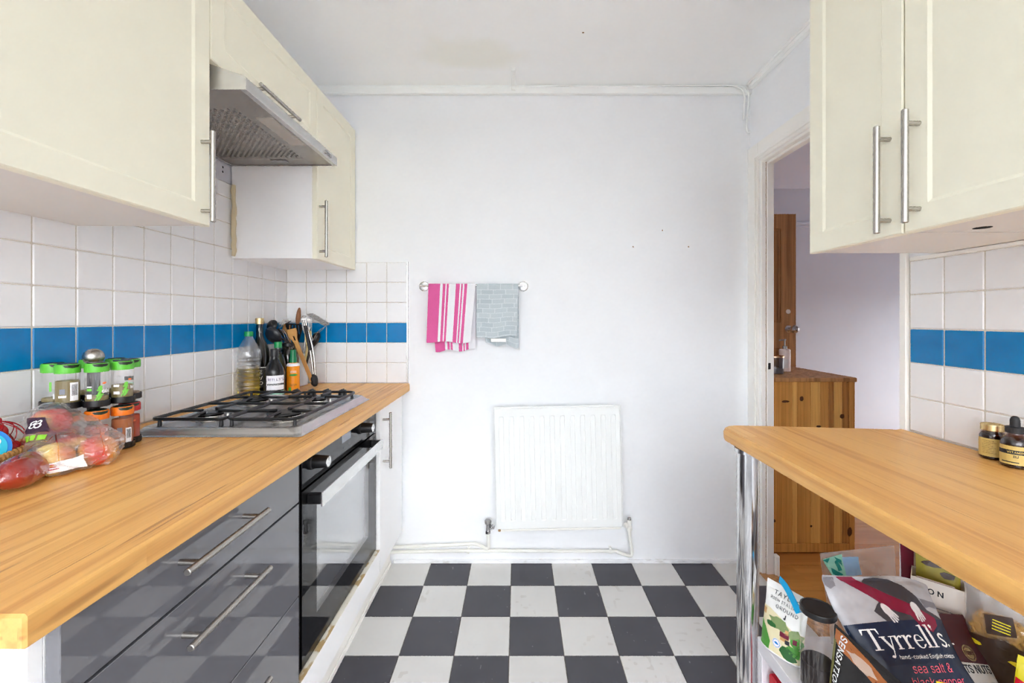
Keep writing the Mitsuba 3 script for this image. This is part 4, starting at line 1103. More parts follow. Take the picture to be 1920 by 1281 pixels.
def spice_jar(ang, z, lid, lid_dark, fill, fh, label, deco):
    x, y = SX + SR * math.cos(math.radians(ang)), SY + SR * math.sin(math.radians(ang)); z += .0055
    t = thing('spice_jar', label, 'spice jar', 'spice jars on the revolving rack')
    part(t, 'glass', mv(lathe([(0, .0004), (.019, .0004), (.0212, .003), (.0212, .077), (.0195, .081)], 26), x, y, z), 'm_clear', 40)
    part(t, 'contents', mv(lathe_closed([(.0185, .0012), (.0200, .004), (.0200, fh - .002), (.0190, fh)], 26), x, y, z), fill, 40)
    l = part(t, 'lid', mv(lathe_closed([(.0215, .0775), (.0222, .0785), (.0222, .0955), (.0205, .0985)], 28), x, y, z), lid, 35)
    part(l, 'flap', mv(lathe_closed([(.0170, .0986), (.0170, .0998), (.0150, .1004)], 24), x, y, z), lid_dark, 35)
    S = cyl(x, y, z, .0214, toward(x, y))
    f = deco[0]
    S = cyl(x, y, z, .0214, toward(x, y, f))
    part(l, 'thumb_tab', wrap(poly2d(Polygon([(-.016, .0970), (.016, .0970), (.012, .0915), (0, .0895), (-.012, .0915)])), cyl(x, y, z, .0223, toward(x, y, .35)), .0003, .006), lid_dark)
    for kind, *q in deco[1]:
        if kind == 'bar':                                             # white panel with a barcode
            s0, t0, w_, h_ = q
            p0 = part(t, 'barcode_panel', wrap(poly2d(sbox(s0, t0, s0 + w_, t0 + h_)), S, .0002, .005), 'm_label_white')
            bars = unary_union([sbox(s0 + w_ * (.14 + .045 * k), t0 + h_ * .28, s0 + w_ * (.14 + .045 * k) + w_ * (.012 + .016 * ((k * 7) % 3) / 2), t0 + h_ * .9) for k in range(16)])
            part(p0, 'bars', wrap(poly2d(bars), S, .0005, 0), 'm_ink_black')
        elif kind == 'leaf':
            s0, t0 = q
            lf = unary_union([affinity.rotate(ell(s0 + .002, t0 + .006 * k, .008 - .0008 * k, .0026), 35 + 25 * (-1) ** k) for k in range(5)] + [LineString([(s0 - .006, t0 - .006), (s0 + .002, t0 + .01), (s0 + .006, t0 + .026)]).buffer(.0012)])
            part(t, 'leaf_print', wrap(poly2d(lf), S, .0002, .005), 'm_leaf_green')
            part(t, 'chef_print', wrap(poly2d(blob(9, .004, .003, 3, s0 + .011, t0 + .033)), S, .0002, .005), 'm_ink_orange')
        elif kind == 'text':
            s_, s0, t0, h_ = q
            part(t, 'lettering', wrap(mv(text2d(s_, h_, True), s0, t0), S, .0003, 0), 'm_ink_white')
        elif kind == 'strip':
            s0, t0, w_, h_, mm = q
            part(t, 'print_strip', wrap(poly2d(sbox(s0, t0, s0 + w_, t0 + h_)), S, .0002, .005), mm)
    return t


U, Lo = TZ[1], TZ[0]
B1 = (0.0, [('bar', .004, .014, .016, .042), ('strip', -.016, .022, .014, .005, 'm_label_white'), ('strip', -.014, .030, .010, .012, 'm_print_grey')])
O1 = (0.0, [('leaf', .003, .018), ('text', 'ORE', .0075, .028, .0075), ('strip', -.019, .016, .010, .010, 'm_label_white'), ('strip', -.019, .034, .010, .006, 'm_leaf_green'), ('strip', -.019, .042, .010, .003, 'm_ink_white')])
M1 = (0.1, [('leaf', .002, .020), ('text', 'M', .0130, .030, .0075), ('strip', -.020, .018, .013, .007, 'm_label_white'), ('strip', -.020, .036, .012, .006, 'm_label_white')])
spice_jar(-130, U, 'm_lime_lid', 'm_lid_dark', 'm_herb', .018, 'green-lidded spice jar, leftmost on the upper tier of the rack', (0.2, [('strip', -.006, .016, .012, .012, 'm_label_white'), ('strip', -.012, .034, .004, .022, 'm_leaf_green')]))
spice_jar(-85, U, 'm_lime_lid', 'm_lid_dark', 'm_herb', .060, 'green-lidded spice jar with a white barcode panel on the upper tier', B1)
spice_jar(-40, U, 'm_lime_lid', 'm_lid_dark', 'm_herb', .020, 'green-lidded oregano jar at the middle of the upper tier', O1)
spice_jar(5, U, 'm_lime_lid', 'm_lid_dark', 'm_herb', .040, 'green-lidded jar lettered M, just right of the oregano jar on the upper tier', M1)
spice_jar(50, U, 'm_lime_lid', 'm_lid_dark', 'm_peppercorn', .014, 'green-lidded spice jar of peppercorns, rightmost on the upper tier', (-.1, [('strip', -.008, .030, .018, .010, 'm_label_mint'), ('strip', -.008, .046, .018, .010, 'm_ink_black'), ('strip', -.008, .020, .018, .006, 'm_label_white')]))
spice_jar(140, U, 'm_lime_lid', 'm_lid_dark', 'm_herb', .02, 'green-lidded spice jar at the back of the upper tier beside the wall', (0, []))
spice_jar(95, U, 'm_lime_lid', 'm_lid_dark', 'm_herb', .02, 'green-lidded spice jar behind the steel ball on the upper tier', (0, []))
spice_jar(-85, Lo, 'm_orange_lid', 'm_lid_dark', 'm_spice_red', .062, 'orange-lidded spice jar, leftmost on the lower tier behind the fruit bag', (0, [('strip', -.012, .03, .012, .02, 'm_label_white')]))
spice_jar(-40, Lo, 'm_orange_lid', 'm_lid_dark', 'm_spice_red', .06, 'orange-lidded spice jar at the middle of the lower tier, half behind the fruit bag', (0, [('strip', .006, .03, .008, .018, 'm_ink_orange')]))
spice_jar(5, Lo, 'm_orange_lid', 'm_lid_dark', 'm_spice_brown', .068, 'orange-lidded jar of brown spice with a barcode on the lower tier', (0.0, [('bar', .006, .010, .013, .036), ('strip', -.012, .016, .015, .005, 'm_label_white'), ('strip', -.010, .036, .010, .012, 'm_print_grey')]))
spice_jar(50, Lo, 'm_red_lid', 'm_lid_dark', 'm_spice_red', .066, 'red-lidded spice jar, rightmost on the lower tier of the rack', (0, [('leaf', -.002, .02)]))
# ---------------------------------------------------------------- fruit bag, basket
def f_apple(p, n, uv):
    a = fbm(p.x * 15 + 1.3, p.y * 15, p.z * 13, 2)
    return mix(C(232, 200, 110), C(190, 50, 48), smoothstep(0.34, 0.66, a))


mat('m_apple', {'type': 'roughplastic', 'diffuse_reflectance': proc(f_apple), 'int_ior': 1.45, 'alpha': 0.15})
gloss('red_skin', 152, 36, 24, 0.12); gloss('red_wax', 190, 20, 30, 0.2); gloss('blue_label', 0, 120, 200, 0.15); gloss('cyan_label', 20, 178, 205, 0.2)
pmat('plum_print', 58, 32, 52, 0.4); pmat('lime_print', 130, 190, 50, 0.4); pmat('straw', 170, 122, 66, 0.8); pmat('straw_dark', 128, 86, 42, 0.8); pmat('net_red', 150, 10, 24, 0.5); pmat('ink_red', 190, 70, 80, 0.5)
def apple_mesh(r):
    a = np.linspace(0.02, np.pi - .02, 22)
    rr = r * np.sin(a) * (1 + .06 * np.cos(a)); zz = -r * .92 * np.cos(a) - r * .20 * np.exp(-((np.pi - a) / .35) ** 2) + r * .12 * np.exp(-(a / .35) ** 2)
    return lathe_closed(list(zip(rr, zz)), 28)


ap = [((-.956, .866, .0352), .034, 'apple at the near side of the fruit bag, above its white label'), ((-.920, .926, .0352), .034, 'apple at the closed right end of the fruit bag next to the spice rack'),
      ((-.988, .932, .0352), .034, 'apple low in the middle of the fruit bag, under the dark badge'), ((-1.085, .948, .0352), .034, 'apple low in the fruit bag beside the tiled wall'),
      ((-1.038, .938, .0935), .035, 'yellow and red apple lying on top of the others in the fruit bag')]
for (x, y, z), r, lab in ap:
    t = thing('apple', lab, 'apple', 'apples in the clear bag')
    m = mv(apple_mesh(r), x, y, WZ + z, M=trimesh.transformations.rotation_matrix(RS.rand() * 1.2, RS.rand(3) - .5))
    part(t, 'fruit', m, 'm_apple', True)
pts = np.vstack([mv(trimesh.creation.icosphere(2, r + .006), x, y, WZ + max(z, r + .007)).vertices for (x, y, z), r, _ in ap] + [np.array([(-.893, .948, WZ + .030), (-.892, .930, WZ + .010), (-.908, .885, WZ + .006), (-.935, .846, WZ + .004), (-.900, .950, WZ + .060), (-.940, .930, WZ + .088), (-.985, .885, WZ + .100)])])
bag = trimesh.convex.convex_hull(pts)
v, f = trimesh.remesh.subdivide_to_size(bag.vertices, bag.faces, .006)
bag = trimesh.Trimesh(v, f); bag.merge_vertices(); trimesh.smoothing.filter_laplacian(bag, iterations=3)
cen = bag.vertices.mean(0); n_ = bag.vertex_normals
dirv = np.array([.75, .45, -.2])
q = bag.vertices @ np.array([[.9, -.5, .2], [.45, .8, .3], [-.2, .1, .9]]).T
cr = meshkit.fbm(np.column_stack([q[:, 0] * 12, q[:, 1] * 55, q[:, 2] * 50]), 3, 5) - .5
cr2 = meshkit.fbm(bag.vertices * 90, 2, 9) - .5
tail = np.clip((bag.vertices @ np.array([.83, .40, 0]) - (-.893 * .83 + .93 * .40) + .045) / .08, 0, 1)
vv = bag.vertices + n_ * (cr * .016 + cr2 * (.005 + .020 * tail))[:, None]; vv[:, 2] = np.maximum(vv[:, 2], WZ + .0012)
bag = trimesh.Trimesh(vv, bag.faces, process=False)
fb = thing('fruit_bag', 'clear crinkled plastic bag of apples beside the spice rack', 'bag')
part(fb, 'film', bag, 'm_film', False)


def project(m2, org, ex, ey, lift=.0012, target=bag):
    """a flat print laid on the film: dropped onto it along the print's own axis"""
    ex, ey = np.asarray(ex, float), np.asarray(ey, float); ex /= np.linalg.norm(ex); ey = ey - ex * (ey @ ex); ey /= np.linalg.norm(ey); nz = np.cross(ex, ey)
    v, f = trimesh.remesh.subdivide_to_size(m2.vertices, m2.faces, .006)
    o = np.asarray(org) + v[:, :1] * ex + v[:, 1:2] * ey + nz * .12
    loc, ir, _ = target.ray.intersects_location(o, np.repeat(-nz[None], len(o), 0), multiple_hits=False)
    P_ = o - nz * .12; P_[ir] = loc
    bad = np.setdiff1d(np.arange(len(o)), ir)
    if len(bad) and len(ir): P_[bad] = P_[bad] + nz * ((loc - (o[ir] - nz * .12)) @ nz).mean()
    return trimesh.Trimesh(P_ + nz * (lift + v[:, 2:3]), f, process=False)


exb, eyb = np.array([.62, .30, -.02]), np.array([-.35, .25, .8])
pb = np.array([-1.005, .892, WZ + .088])
part(fb, 'badge', project(poly2d(Polygon([(-.036, .030), (.000, .026), (.026, -.012), (-.014, -.014)])), pb, exb, eyb), 'm_plum_print', label='dark plum badge printed on the bag')
clo = unary_union([ell(-.010 + dx, .010 + dy, .0062, .0062, 16).difference(ell(-.010 + dx, .010 + dy, .0034, .0034, 12)) for dx, dy in ((-.005, .004), (.006, .003), (-.002, -.005), (.009, -.006))])
part(fb, 'badge_emblem', project(poly2d(clo), pb, exb, eyb, .0022), 'm_ink_white')
part(fb, 'print_patch', project(poly2d(unary_union([sbox(-.012, -.030, -.003, -.019), sbox(-.001, -.030, .008, -.019), sbox(.012, -.031, .026, -.020)])), pb, exb, eyb, .002), 'm_lime_print', label='lime green print')
part(fb, 'paper_label', project(poly2d(Polygon([(-.036, .004), (.040, .010), (.046, -.016), (-.030, -.014)])), np.array([-.940, .858, WZ + .030]), exb, np.array([-.1, -.2, .9]), .0014), 'm_label_white', label='white label low on the bag')
for k in range(3): part(fb, 'print_line', project(poly2d(sbox(-.018 + .004 * k, -.008 + .005 * k, .010 - .003 * k, -.0062 + .005 * k)), np.array([-.940, .858, WZ + .030]), exb, np.array([-.1, -.2, .9]), .0022), 'm_ink_red')

# red pepper in film
t = thing('red_pepper', 'shiny red pepper wrapped in clear film at the front of the worktop', 'pepper')
sp = trimesh.creation.icosphere(4, 1.0); vv = sp.vertices.copy()
rr = 1 + .05 * np.cos(3 * np.arctan2(vv[:, 1], vv[:, 2])) * (1 - vv[:, 0] ** 2)
vv = np.sign(vv) * np.abs(vv) ** np.array([.75, 1, 1]); vv = vv * np.array([.053, .030, .030]) * rr[:, None]
Mp = frame((-.951, .809, WZ + .0315), (-.43, .90, 0), (0, 0, 1))
sp = trimesh.Trimesh(vv, sp.faces, process=False); sp.apply_transform(Mp); part(t, 'flesh', sp, 'm_red_skin', True)
vf = trimesh.creation.icosphere(4, 1.0).vertices * np.array([.064, .0322, .0322]); vf += .006 * (meshkit.fbm(vf * 70, 3, 2) - .5)[:, None] * np.array([1, 1, 1]); vf[:, 2] = np.maximum(vf[:, 2], -.0308)
fl = trimesh.Trimesh(vf, trimesh.creation.icosphere(4, 1.0).faces, process=False); fl.apply_transform(Mp); part(t, 'film', fl, 'm_clear', False, label='clear film wrap')

# basket
t = thing('basket', 'woven straw basket at the left end of the worktop', 'basket')
d1, d2 = np.array([.43, -.90]), np.array([-.90, -.43]); cb = np.array([-1.0330, .757])
Mb = np.eye(4); Mb[:2, 0], Mb[:2, 1] = d1, -d2; Mb[:3, 3] = (*cb, WZ)
for k in range(5):
    fz = k / 4
    q = rrect(-.112 - .018 * fz, .112 + .018 * fz, -.050 - .015 * fz, .050 + .015 * fz, .03, 8)
    L_ = shapely.segmentize(shapely.LinearRing(q), .004); q = np.array(L_.coords)[:-1]
    s = np.linspace(0, 1, len(q), endpoint=False) * 2 * np.pi * 22
    tn = np.roll(q, -1, 0) - np.roll(q, 1, 0); tn /= np.linalg.norm(tn, axis=1, keepdims=True)
    q = q + np.stack([tn[:, 1], -tn[:, 0]], 1) * (.0035 * np.sin(s + math.pi * (k % 2)))[:, None]
    P_ = np.column_stack([q, np.full(len(q), .007 + .0105 * k) + .0012 * np.cos(s)])
    m_ = tube(np.vstack([P_, P_[:2]]), .0060, 7, False); m_.apply_transform(Mb); part(t, 'weave', m_, 'm_straw' if k % 2 else 'm_straw_dark', True)
q = rrect(-.110, .110, -.048, .048, .03, 6); m_ = extrude(Polygon(q), .006, .001); m_.apply_transform(Mb); part(t, 'base', m_, 'm_straw_dark')
q = rrect(-.131, .131, -.066, .066, .03, 10); q = np.array(shapely.segmentize(shapely.LinearRing(q), .003).coords)[:-1]
for ph in (0, math.pi):
    s = np.linspace(0, 2 * np.pi * 30, len(q), endpoint=False) + ph
    tn = np.roll(q, -1, 0) - np.roll(q, 1, 0); tn /= np.linalg.norm(tn, axis=1, keepdims=True)
    P_ = np.column_stack([q + np.stack([tn[:, 1], -tn[:, 0]], 1) * (.004 * np.cos(s))[:, None], .057 + .004 * np.sin(s)])
    m_ = tube(np.vstack([P_, P_[:2]]), .0042, 7, False); m_.apply_transform(Mb); part(t, 'braided_rim', m_, 'm_straw', True)
# net of wax cheeses in the basket
t = thing('cheese_net', 'red net of wax-coated cheeses with a blue label in the basket', 'net bag')
cn = np.array([-1.046, .846, WZ + .072])
lump = cat([mv(trimesh.creation.icosphere(3, .019), *(cn + o)) for o in ((0, 0, 0), (.012, -.024, -.012), (-.020, .012, -.014), (.002, .020, -.018), (.0, -.004, .022), (-.014, -.026, -.014))])
part(t, 'cheeses', lump, 'm_red_wax', True)
hl = trimesh.convex.convex_hull(lump.vertices); hv = []
for k in range(9):
    for sgn in (1, -1):
        pth = []
        for q in np.linspace(0, 1, 26):
            az = k * 2 * np.pi / 9 + sgn * q * 1.5; el = -1.0 + 2.45 * q
            pth.append(cn + np.array([.036 * math.cos(el) * math.cos(az), .044 * math.cos(el) * math.sin(az), .043 * math.sin(el)]) + (0, 0, .001))
        hv.append(tube(pth, .0009, 4))
part(t, 'net', cat(hv), 'm_net_red', True, label='dark red netting')
part(t, 'knot', mv(trimesh.creation.icosphere(2, .0075), *(cn + (0, 0, .046))), 'm_net_red', True)
ld = np.array([.74, -.66, .15]); ld /= np.linalg.norm(ld)
Ml = frame(cn + ld * .043 + np.array([-.008, -.010, -.006]), (ld[1] * -1, ld[0], 0), (0, 0, 1))
def lab_disc(r0, z, m_, nm, sx=1.0, cx=0, cz=0):
    g = extrude(ell(cx, cz, r0, r0 * sx, 36), .0012, z); g.apply_transform(np.array([[1, 0, 0, 0], [0, 0, -1, 0], [0, 1, 0, 0], [0, 0, 0, 1.0]])); g.apply_transform(Ml); part(t, nm, g, m_)
lab_disc(.035, 0, 'm_blue_label', 'label', 1.1); lab_disc(.029, .0013, 'm_cyan_label', 'label_panel', 1.1)
lab_disc(.021, .0026, 'm_label_white', 'label_panel', .6, 0, .012); lab_disc(.010, .0039, 'm_ink_red', 'label_panel', .4, 0, .010); lab_disc(.008, .0026, 'm_ink_orange', 'label_panel', .3, .004, -.015)

# ---------------------------------------------------------------- amber bottles on the breakfast bar
gloss('dark_brown', 34, 16, 8, 0.1); gloss('gold_paper', 214, 186, 108, 0.25)
def amber(name, label, cx, cy, prof, fill, cap, capm, lt0, lt1, r):
    t = bottle(name, label, cx, cy, prof, 'm_amber_glass', cap, capm, fill=fill, fill_m='m_dark_brown', z=BZ)
    S = cyl(cx, cy, BZ, r + .0003, toward(cx, cy, .0))
    part(t, 'label', wrap(poly2d(sbox(-.030, lt0, .034, lt1)), S, .0002, .005), 'm_gold_paper', label='gold paper label')
    return t, S


t, S = amber('supplement_jar', 'amber glass jar with a gold lid on the breakfast bar by the tiles', 1.122, .995, [(0, .0005), (.0195, .0005), (.0225, .004), (.0225, .055), (.0195, .063), (.0175, .066), (.0175, .070)],
             [(.019, .002), (.0212, .005), (.0212, .054), (.018, .061)], [(.0190, .0665), (.0200, .0672), (.0200, .074), (.0194, .0765), (.0200, .079), (.0190, .0815), (.0172, .082), (.0165, .0812)], 'm_gold', .008, .050, .0225)
for k in range(8): part(t, 'print_line', wrap(poly2d(sbox(-.018, .016 + .004 * k, .006 - .004 * (k % 3), .0168 + .004 * k)), S, .0005, .005), 'm_straw_dark')
part(t, 'label_edge', wrap(poly2d(sbox(.0115, .008, .0135, .050)), S, .0005, .005), 'm_straw')
t, S = amber('dropper_bottle', 'amber dropper bottle with a black rubber bulb, nearest on the breakfast bar', 1.108, .938, [(0, .0005), (.0205, .0005), (.0235, .004), (.0235, .052), (.021, .062), (.0135, .071), (.0115, .075), (.0115, .082)],
             [(.020, .002), (.0222, .005), (.0222, .050), (.018, .062)], [(.0145, .076), (.0155, .077), (.0155, .0885), (.0145, .0895), (.0082, .090), (.0080, .104), (.0062, .1105), (.003, .113)], 'm_black_rubber', .009, .050, .0235)
part(t, 'label_band', wrap(poly2d(sbox(-.030, .032, .034, .041)), S, .0004, .005), 'm_ink_black', label='black band on the label')
part(t, 'label_band', wrap(poly2d(sbox(-.022, .0135, .006, .0155)), S, .0004, .005), 'm_ink_black')
part(t, 'lettering', wrap(mv(text2d('VITAMIN D3', .0042, True), -.012, .0345), S, .0007, 0), 'm_gold_paper')
part(t, 'lettering', wrap(mv(text2d('IU', .0050, True), -.003, .0248), S, .0005, 0), 'm_ink_black')
# ================================================================ the low shelf under the breakfast bar
SZ, SXf, SYf = .346, .663, 1.164
gloss('white_laminate', 236, 234, 238, 0.2); gloss('red_box', 206, 24, 44, 0.25)
w = thing('shelf_unit', 'low white shelf unit under the breakfast bar', 'shelf unit')
part(w, 'top_board', cbox(SXf, TXR - .002, .42, SYf, SZ - .038, SZ, .0015), 'm_white_laminate')
part(w, 'end_panel', cbox(SXf, TXR - .002, SYf - .022, SYf, .0005, SZ - .038, .0015), 'm_white_laminate')
part(w, 'end_panel', cbox(SXf, TXR - .002, .42, .442, .0005, SZ - .038, .0015), 'm_white_laminate')
part(w, 'divider', cbox(SXf + .004, TXR - .012, .79, .81, .0225, SZ - .038, .001), 'm_white_laminate')
part(w, 'bottom_board', cbox(SXf + .002, TXR - .002, .442, SYf - .022, .0005, .022, .001), 'm_white_laminate')
part(w, 'back', cbox(TXR - .010, TXR - .002, .442, SYf - .022, .022, SZ - .038, 0), 'm_white_laminate')
single('storage_box', cbox(.672, 1.10, .83, 1.128, .0228, .276, .004), 'm_red_box', 'red storage box inside the low white shelf unit', 'storage box')

# ---- printed packs
pmat('pack_white', 232, 232, 228, 0.4); pmat('p_green', 76, 148, 54, 0.45); pmat('p_dkgreen', 40, 96, 44, 0.45); pmat('p_olive', 128, 148, 96, 0.45); pmat('p_cream', 224, 214, 176, 0.45); pmat('p_tan', 196, 152, 96, 0.45)
pmat('p_maroon', 108, 28, 50, 0.4); pmat('p_ink', 38, 40, 46, 0.45); pmat('cyan_clip', 0, 160, 216, 0.35)
w = thing('coffee_bag', 'white and green printed bag of ground coffee at the far end of the low shelf', 'coffee bag')
o = np.array([.689, 1.102, SZ + .001])
Mc = frame(o, (.455, -.89, 0), (.18, .06, .98))
mesh, S = pouch(.108, .164, .046, Mc, 3, top=.020, bot=.004, wr=.002, stand=True)
part(w, 'pack', mesh, 'm_pack_white', 50)
pfield(w, Polygon([(-.055, .004), (.055, .004), (.055, .074), (.030, .078), (.0, .092), (-.03, .100), (-.055, .098)]), S, .0006, 'm_p_cream')
pfield(w, Polygon([(-.055, .004), (-.020, .004), (-.018, .024), (-.034, .050), (-.055, .070)]), S, .0010, 'm_p_green')
pfield(w, unary_union([blob(14, .024, .013, 4, -.004, .076), blob(14, .014, .016, 5, .040, .064)]), S, .0012, 'm_p_olive')
pfield(w, unary_union([blob(12, .020, .014, 7, .028, .018), blob(9, .014, .006, 8, -.022, .066)]), S, .0014, 'm_p_dkgreen')
pfield(w, unary_union([blob(12, .016, .012, 17, .040, .030), blob(9, .012, .012, 18, .044, .052)]), S, .0013, 'm_p_green')
pfield(w, unary_union([sbox(.006, .052, .028, .064), sbox(.036, .048, .044, .060)]), S, .0016, 'm_p_maroon')
pfield(w, unary_union([sbox(.008, .044, .026, .053), sbox(.018, .062, .026, .072), sbox(-.050, .080, -.040, .094)]), S, .0015, 'm_p_tan')
pfield(w, sbox(.020, .040, .030, .050), S, .0018, 'm_p_ink')
em = part(w, 'round_emblem', wrap(poly2d(ell(.000, .030, .011, .011)), S, .0016), 'm_label_white', label='small round white emblem')
part(em, 'emblem_mark', wrap(poly2d(unary_union([blob(8, .006, .003, 2, .0, .030), ell(0, .030, .0095, .0095).difference(ell(0, .030, .0085, .0085))])), S, .0021), 'm_blue_label')
for s_, h_, x_, z_, sp in (('TAYLORS', .0105, -.030, .1360, .0022), ('RICH ITALIAN', .0066, -.036, .1230, .0012), ('GROUND', .0086, -.018, .1080, .0018)):
    part(w, 'lettering', wrap(mv(text2d(s_, h_, False, sp), x_, z_), S, .0010, 0), 'm_p_ink')
part(w, 'lettering', wrap(poly2d(unary_union([sbox(.010, .094, .0125, .103), ell(.010, .094, .0028, .0022)])), S, .0010, 0), 'm_p_ink')
# cyan clip folded over the bag
cpts = np.array([px(1462, 1086, 1.122), px(1469, 1094, 1.106), px(1478, 1108, 1.088), px(1489, 1130, 1.064), px(1498, 1150, 1.048)])
cpts = smooth_path(cpts, 5); nrm = np.array([-.89, -.42, .1]); tg = np.gradient(cpts, axis=0); tg /= np.linalg.norm(tg, axis=1, keepdims=True)
sd = np.cross(tg, nrm); sd /= np.linalg.norm(sd, axis=1, keepdims=True); up_ = np.cross(sd, tg)
wd = np.linspace(.0078, .0085, len(cpts))[:, None]
Pq = np.stack([cpts + sd * wd + up_ * .0014, cpts + sd * wd - up_ * .0014, cpts - sd * wd - up_ * .0014, cpts - sd * wd + up_ * .0014], 1)
cl = grid_mesh(Pq, closed_v=True)
cl = cat([cl, trimesh.Trimesh(Pq[0], [(0, 1, 2), (0, 2, 3)], process=False), trimesh.Trimesh(Pq[-1], [(0, 2, 1), (0, 3, 2)], process=False)])
single('bag_clip', cl, 'm_cyan_clip', 'bright cyan strip clip over the white coffee bag', 'bag clip')

# storage jar with a dark lid
pmat('coffee', 34, 26, 24, 0.9)
JX, JY = .7150, 1.002
w = thing('storage_jar', 'tall clear glass jar with a black lid next to the coffee bag', 'jar')
part(w, 'glass', mv(lathe([(0, .0006), (.033, .0006), (.0365, .004), (.0365, .165), (.0350, .176), (.0335, .180)], 44), JX, JY, SZ), 'm_clear', 40)
part(w, 'contents', mv(lathe_closed([(.032, .003), (.0345, .006), (.0345, .062), (.033, .064)], 40), JX, JY, SZ), 'm_coffee', 40)
part(w, 'lid', mv(lathe_closed([(.0355, .1765), (.0370, .178), (.0370, .188), (.0362, .1905), (.033, .1915), (.0315, .1895)], 44), JX, JY, SZ), 'm_black_plastic', 40, label='round black lid')

# crisps bag on its side, lettering running down it
gloss('black_foil', 26, 22, 22, 0.22); pmat('p_copper', 190, 116, 66, 0.35, metallic=0.4); pmat('p_flesh', 206, 178, 160, 0.45); pmat('p_russet', 132, 62, 38, 0.45); pmat('p_olive2', 120, 116, 60, 0.45)
w = thing('crisp_bag', 'black crisp bag with white lettering down its edge, in front of the glass jar', 'crisp bag')
Ms = frame((.714, .848, SZ + .001), (.05, -1, .01), (.12, 0, .98))
mesh, S = pouch(.235, .178, .050, Ms, 5, top=.012, bot=.010, wr=.004)
part(w, 'pack', mesh, 'm_black_foil', 50)
pfield(w, Polygon([(-.112, .172), (-.085, .172), (.02, .160), (.10, .150), (.112, .120), (.06, .134), (-.03, .142), (-.09, .140), (-.112, .15)]), S, .0008, 'm_p_copper', label='copper band')
pfield(w, blob(12, .034, .009, 4, -.035, .150), S, .0013, 'm_p_flesh')
pfield(w, unary_union([blob(10, .014, .010, 9, -.030, .088), blob(8, .008, .006, 10, -.022, .100)]), S, .0010, 'm_p_copper')
pfield(w, blob(12, .040, .010, 14, .045, .140), S, .0012, 'm_p_russet')
pfield(w, Polygon([(-.114, .02), (-.104, .02), (-.100, .10), (-.106, .15), (-.114, .15)]), S, .0009, 'm_p_olive2')
tm = text2d('SENSATIONS', .0165, True, .0016); tm.apply_transform(trimesh.transformations.rotation_matrix(-math.pi / 2, (0, 0, 1))); tm.apply_scale((1, .120 / (tm.bounds[1][1] - tm.bounds[0][1]), 1)); part(w, 'lettering', wrap(mv(tm, -.095, .170), S, .0016, 0), 'm_ink_white', label='white lettering')

# large crisps bag leaning back
def f_foilgrey(p, n, uv): return mix(C(206, 206, 210), C(150, 150, 156), fbm(p.x * 30, p.y * 30, p.z * 30, 3))
mat('m_foil_grey', {'type': 'roughplastic', 'diffuse_reflectance': proc(f_foilgrey), 'int_ior': 1.6, 'alpha': 0.14}); gloss('navy', 24, 40, 66, 0.14); pmat('p_charcoal', 62, 60, 66, 0.4); pmat('p_grey', 120, 118, 124, 0.4); pmat('p_crimson', 128, 26, 56, 0.3); pmat('p_skin', 214, 210, 212, 0.45); pmat('p_pink', 226, 96, 120, 0.4); pmat('p_light', 218, 216, 216, 0.35)
w = thing('crisp_bag', 'large grey and navy crisp bag leaning back at the middle of the low shelf', 'crisp bag')
al = math.radians(40)
TU = np.array([0, math.sin(al), math.cos(al)])
HT = .290
Mt = frame(np.array([.866, 1.030, .594]) - TU * HT, (1, .01, .02), TU)
mesh, S = pouch(.270, HT, .070, Mt, 8, top=.010, bot=.02, wr=.0062, nu=60, nv=76, neck=.20, ear=.035)
part(w, 'pack', mesh, 'm_foil_grey', 50)
bd = HT - .094                                                          # top of the navy field
pfield(w, Polygon([(-.134, .0), (.134, .0), (.134, bd + .004), (.04, bd + .006), (-.134, bd - .002)]), S, .0006, 'm_navy', label='navy lower half')
pfield(w, Polygon([(-.02, HT - .006), (.03, HT - .003), (.066, HT - .022), (.086, HT - .046), (.094, HT - .072), (.128, bd + .004), (.03, bd + .004), (-.030, bd + .002), (-.046, bd + .022), (-.030, bd + .034), (.0, bd + .05), (-.04, HT - .02)]), S, .0010, 'm_p_charcoal')
pfield(w, Polygon([(.090, HT - .048), (.133, HT - .056), (.133, HT - .070), (.108, HT - .066), (.094, HT - .068)]), S, .0009, 'm_p_grey')
pfield(w, Polygon([(-.134, HT - .004), (-.104, HT - .003), (-.108, HT - .020), (-.124, HT - .026), (-.134, HT - .018)]), S, .0009, 'm_p_grey')
pfield(w, Polygon([(-.098, HT - .002), (-.052, HT - .002), (-.034, HT - .014), (.004, HT - .034), (.052, HT - .058), (.078, HT - .072), (.106, bd + .006), (.100, bd - .008), (.074, bd - .020), (.050, bd - .008), (.040, bd + .012), (.0, bd + .024), (-.034, bd + .050), (-.064, HT - .022)]), S, .0014, 'm_p_crimson', label='crimson printed shape')
for cx_, cy_, an in ((-.010, bd + .018, 28), (.064, bd + .018, 4)):
    hand = affinity.rotate(unary_union([ell(cx_, cy_ + .006, .010, .014)] + [LineString([(cx_ - .007 + .0048 * k, cy_), (cx_ - .010 + .0062 * k, cy_ - .018 + abs(k - 1.4) * .003)]).buffer(.0021) for k in range(4)]), an, origin=(cx_, cy_))
    pfield(w, hand, S, .0018, 'm_p_skin')
sw, swx = serif_word(); kx = .222 / swx
sw = affinity.translate(affinity.rotate(affinity.scale(sw, kx, .038, origin=(0, 0)), 1.0, origin=(0, 0)), -.112, HT - .143)
part(w, 'lettering', wrap(poly2d(sw, .006), S, .0014, .010), 'm_ink_white', label='large white serif name')
tm = text2d('hand-cooked English crisps', .0068, False); tm.apply_scale((.150 / tm.bounds[1][0], 1, 1)); part(w, 'lettering', wrap(mv(tm, -.052, HT - .158), S, .0014, 0), 'm_ink_white')
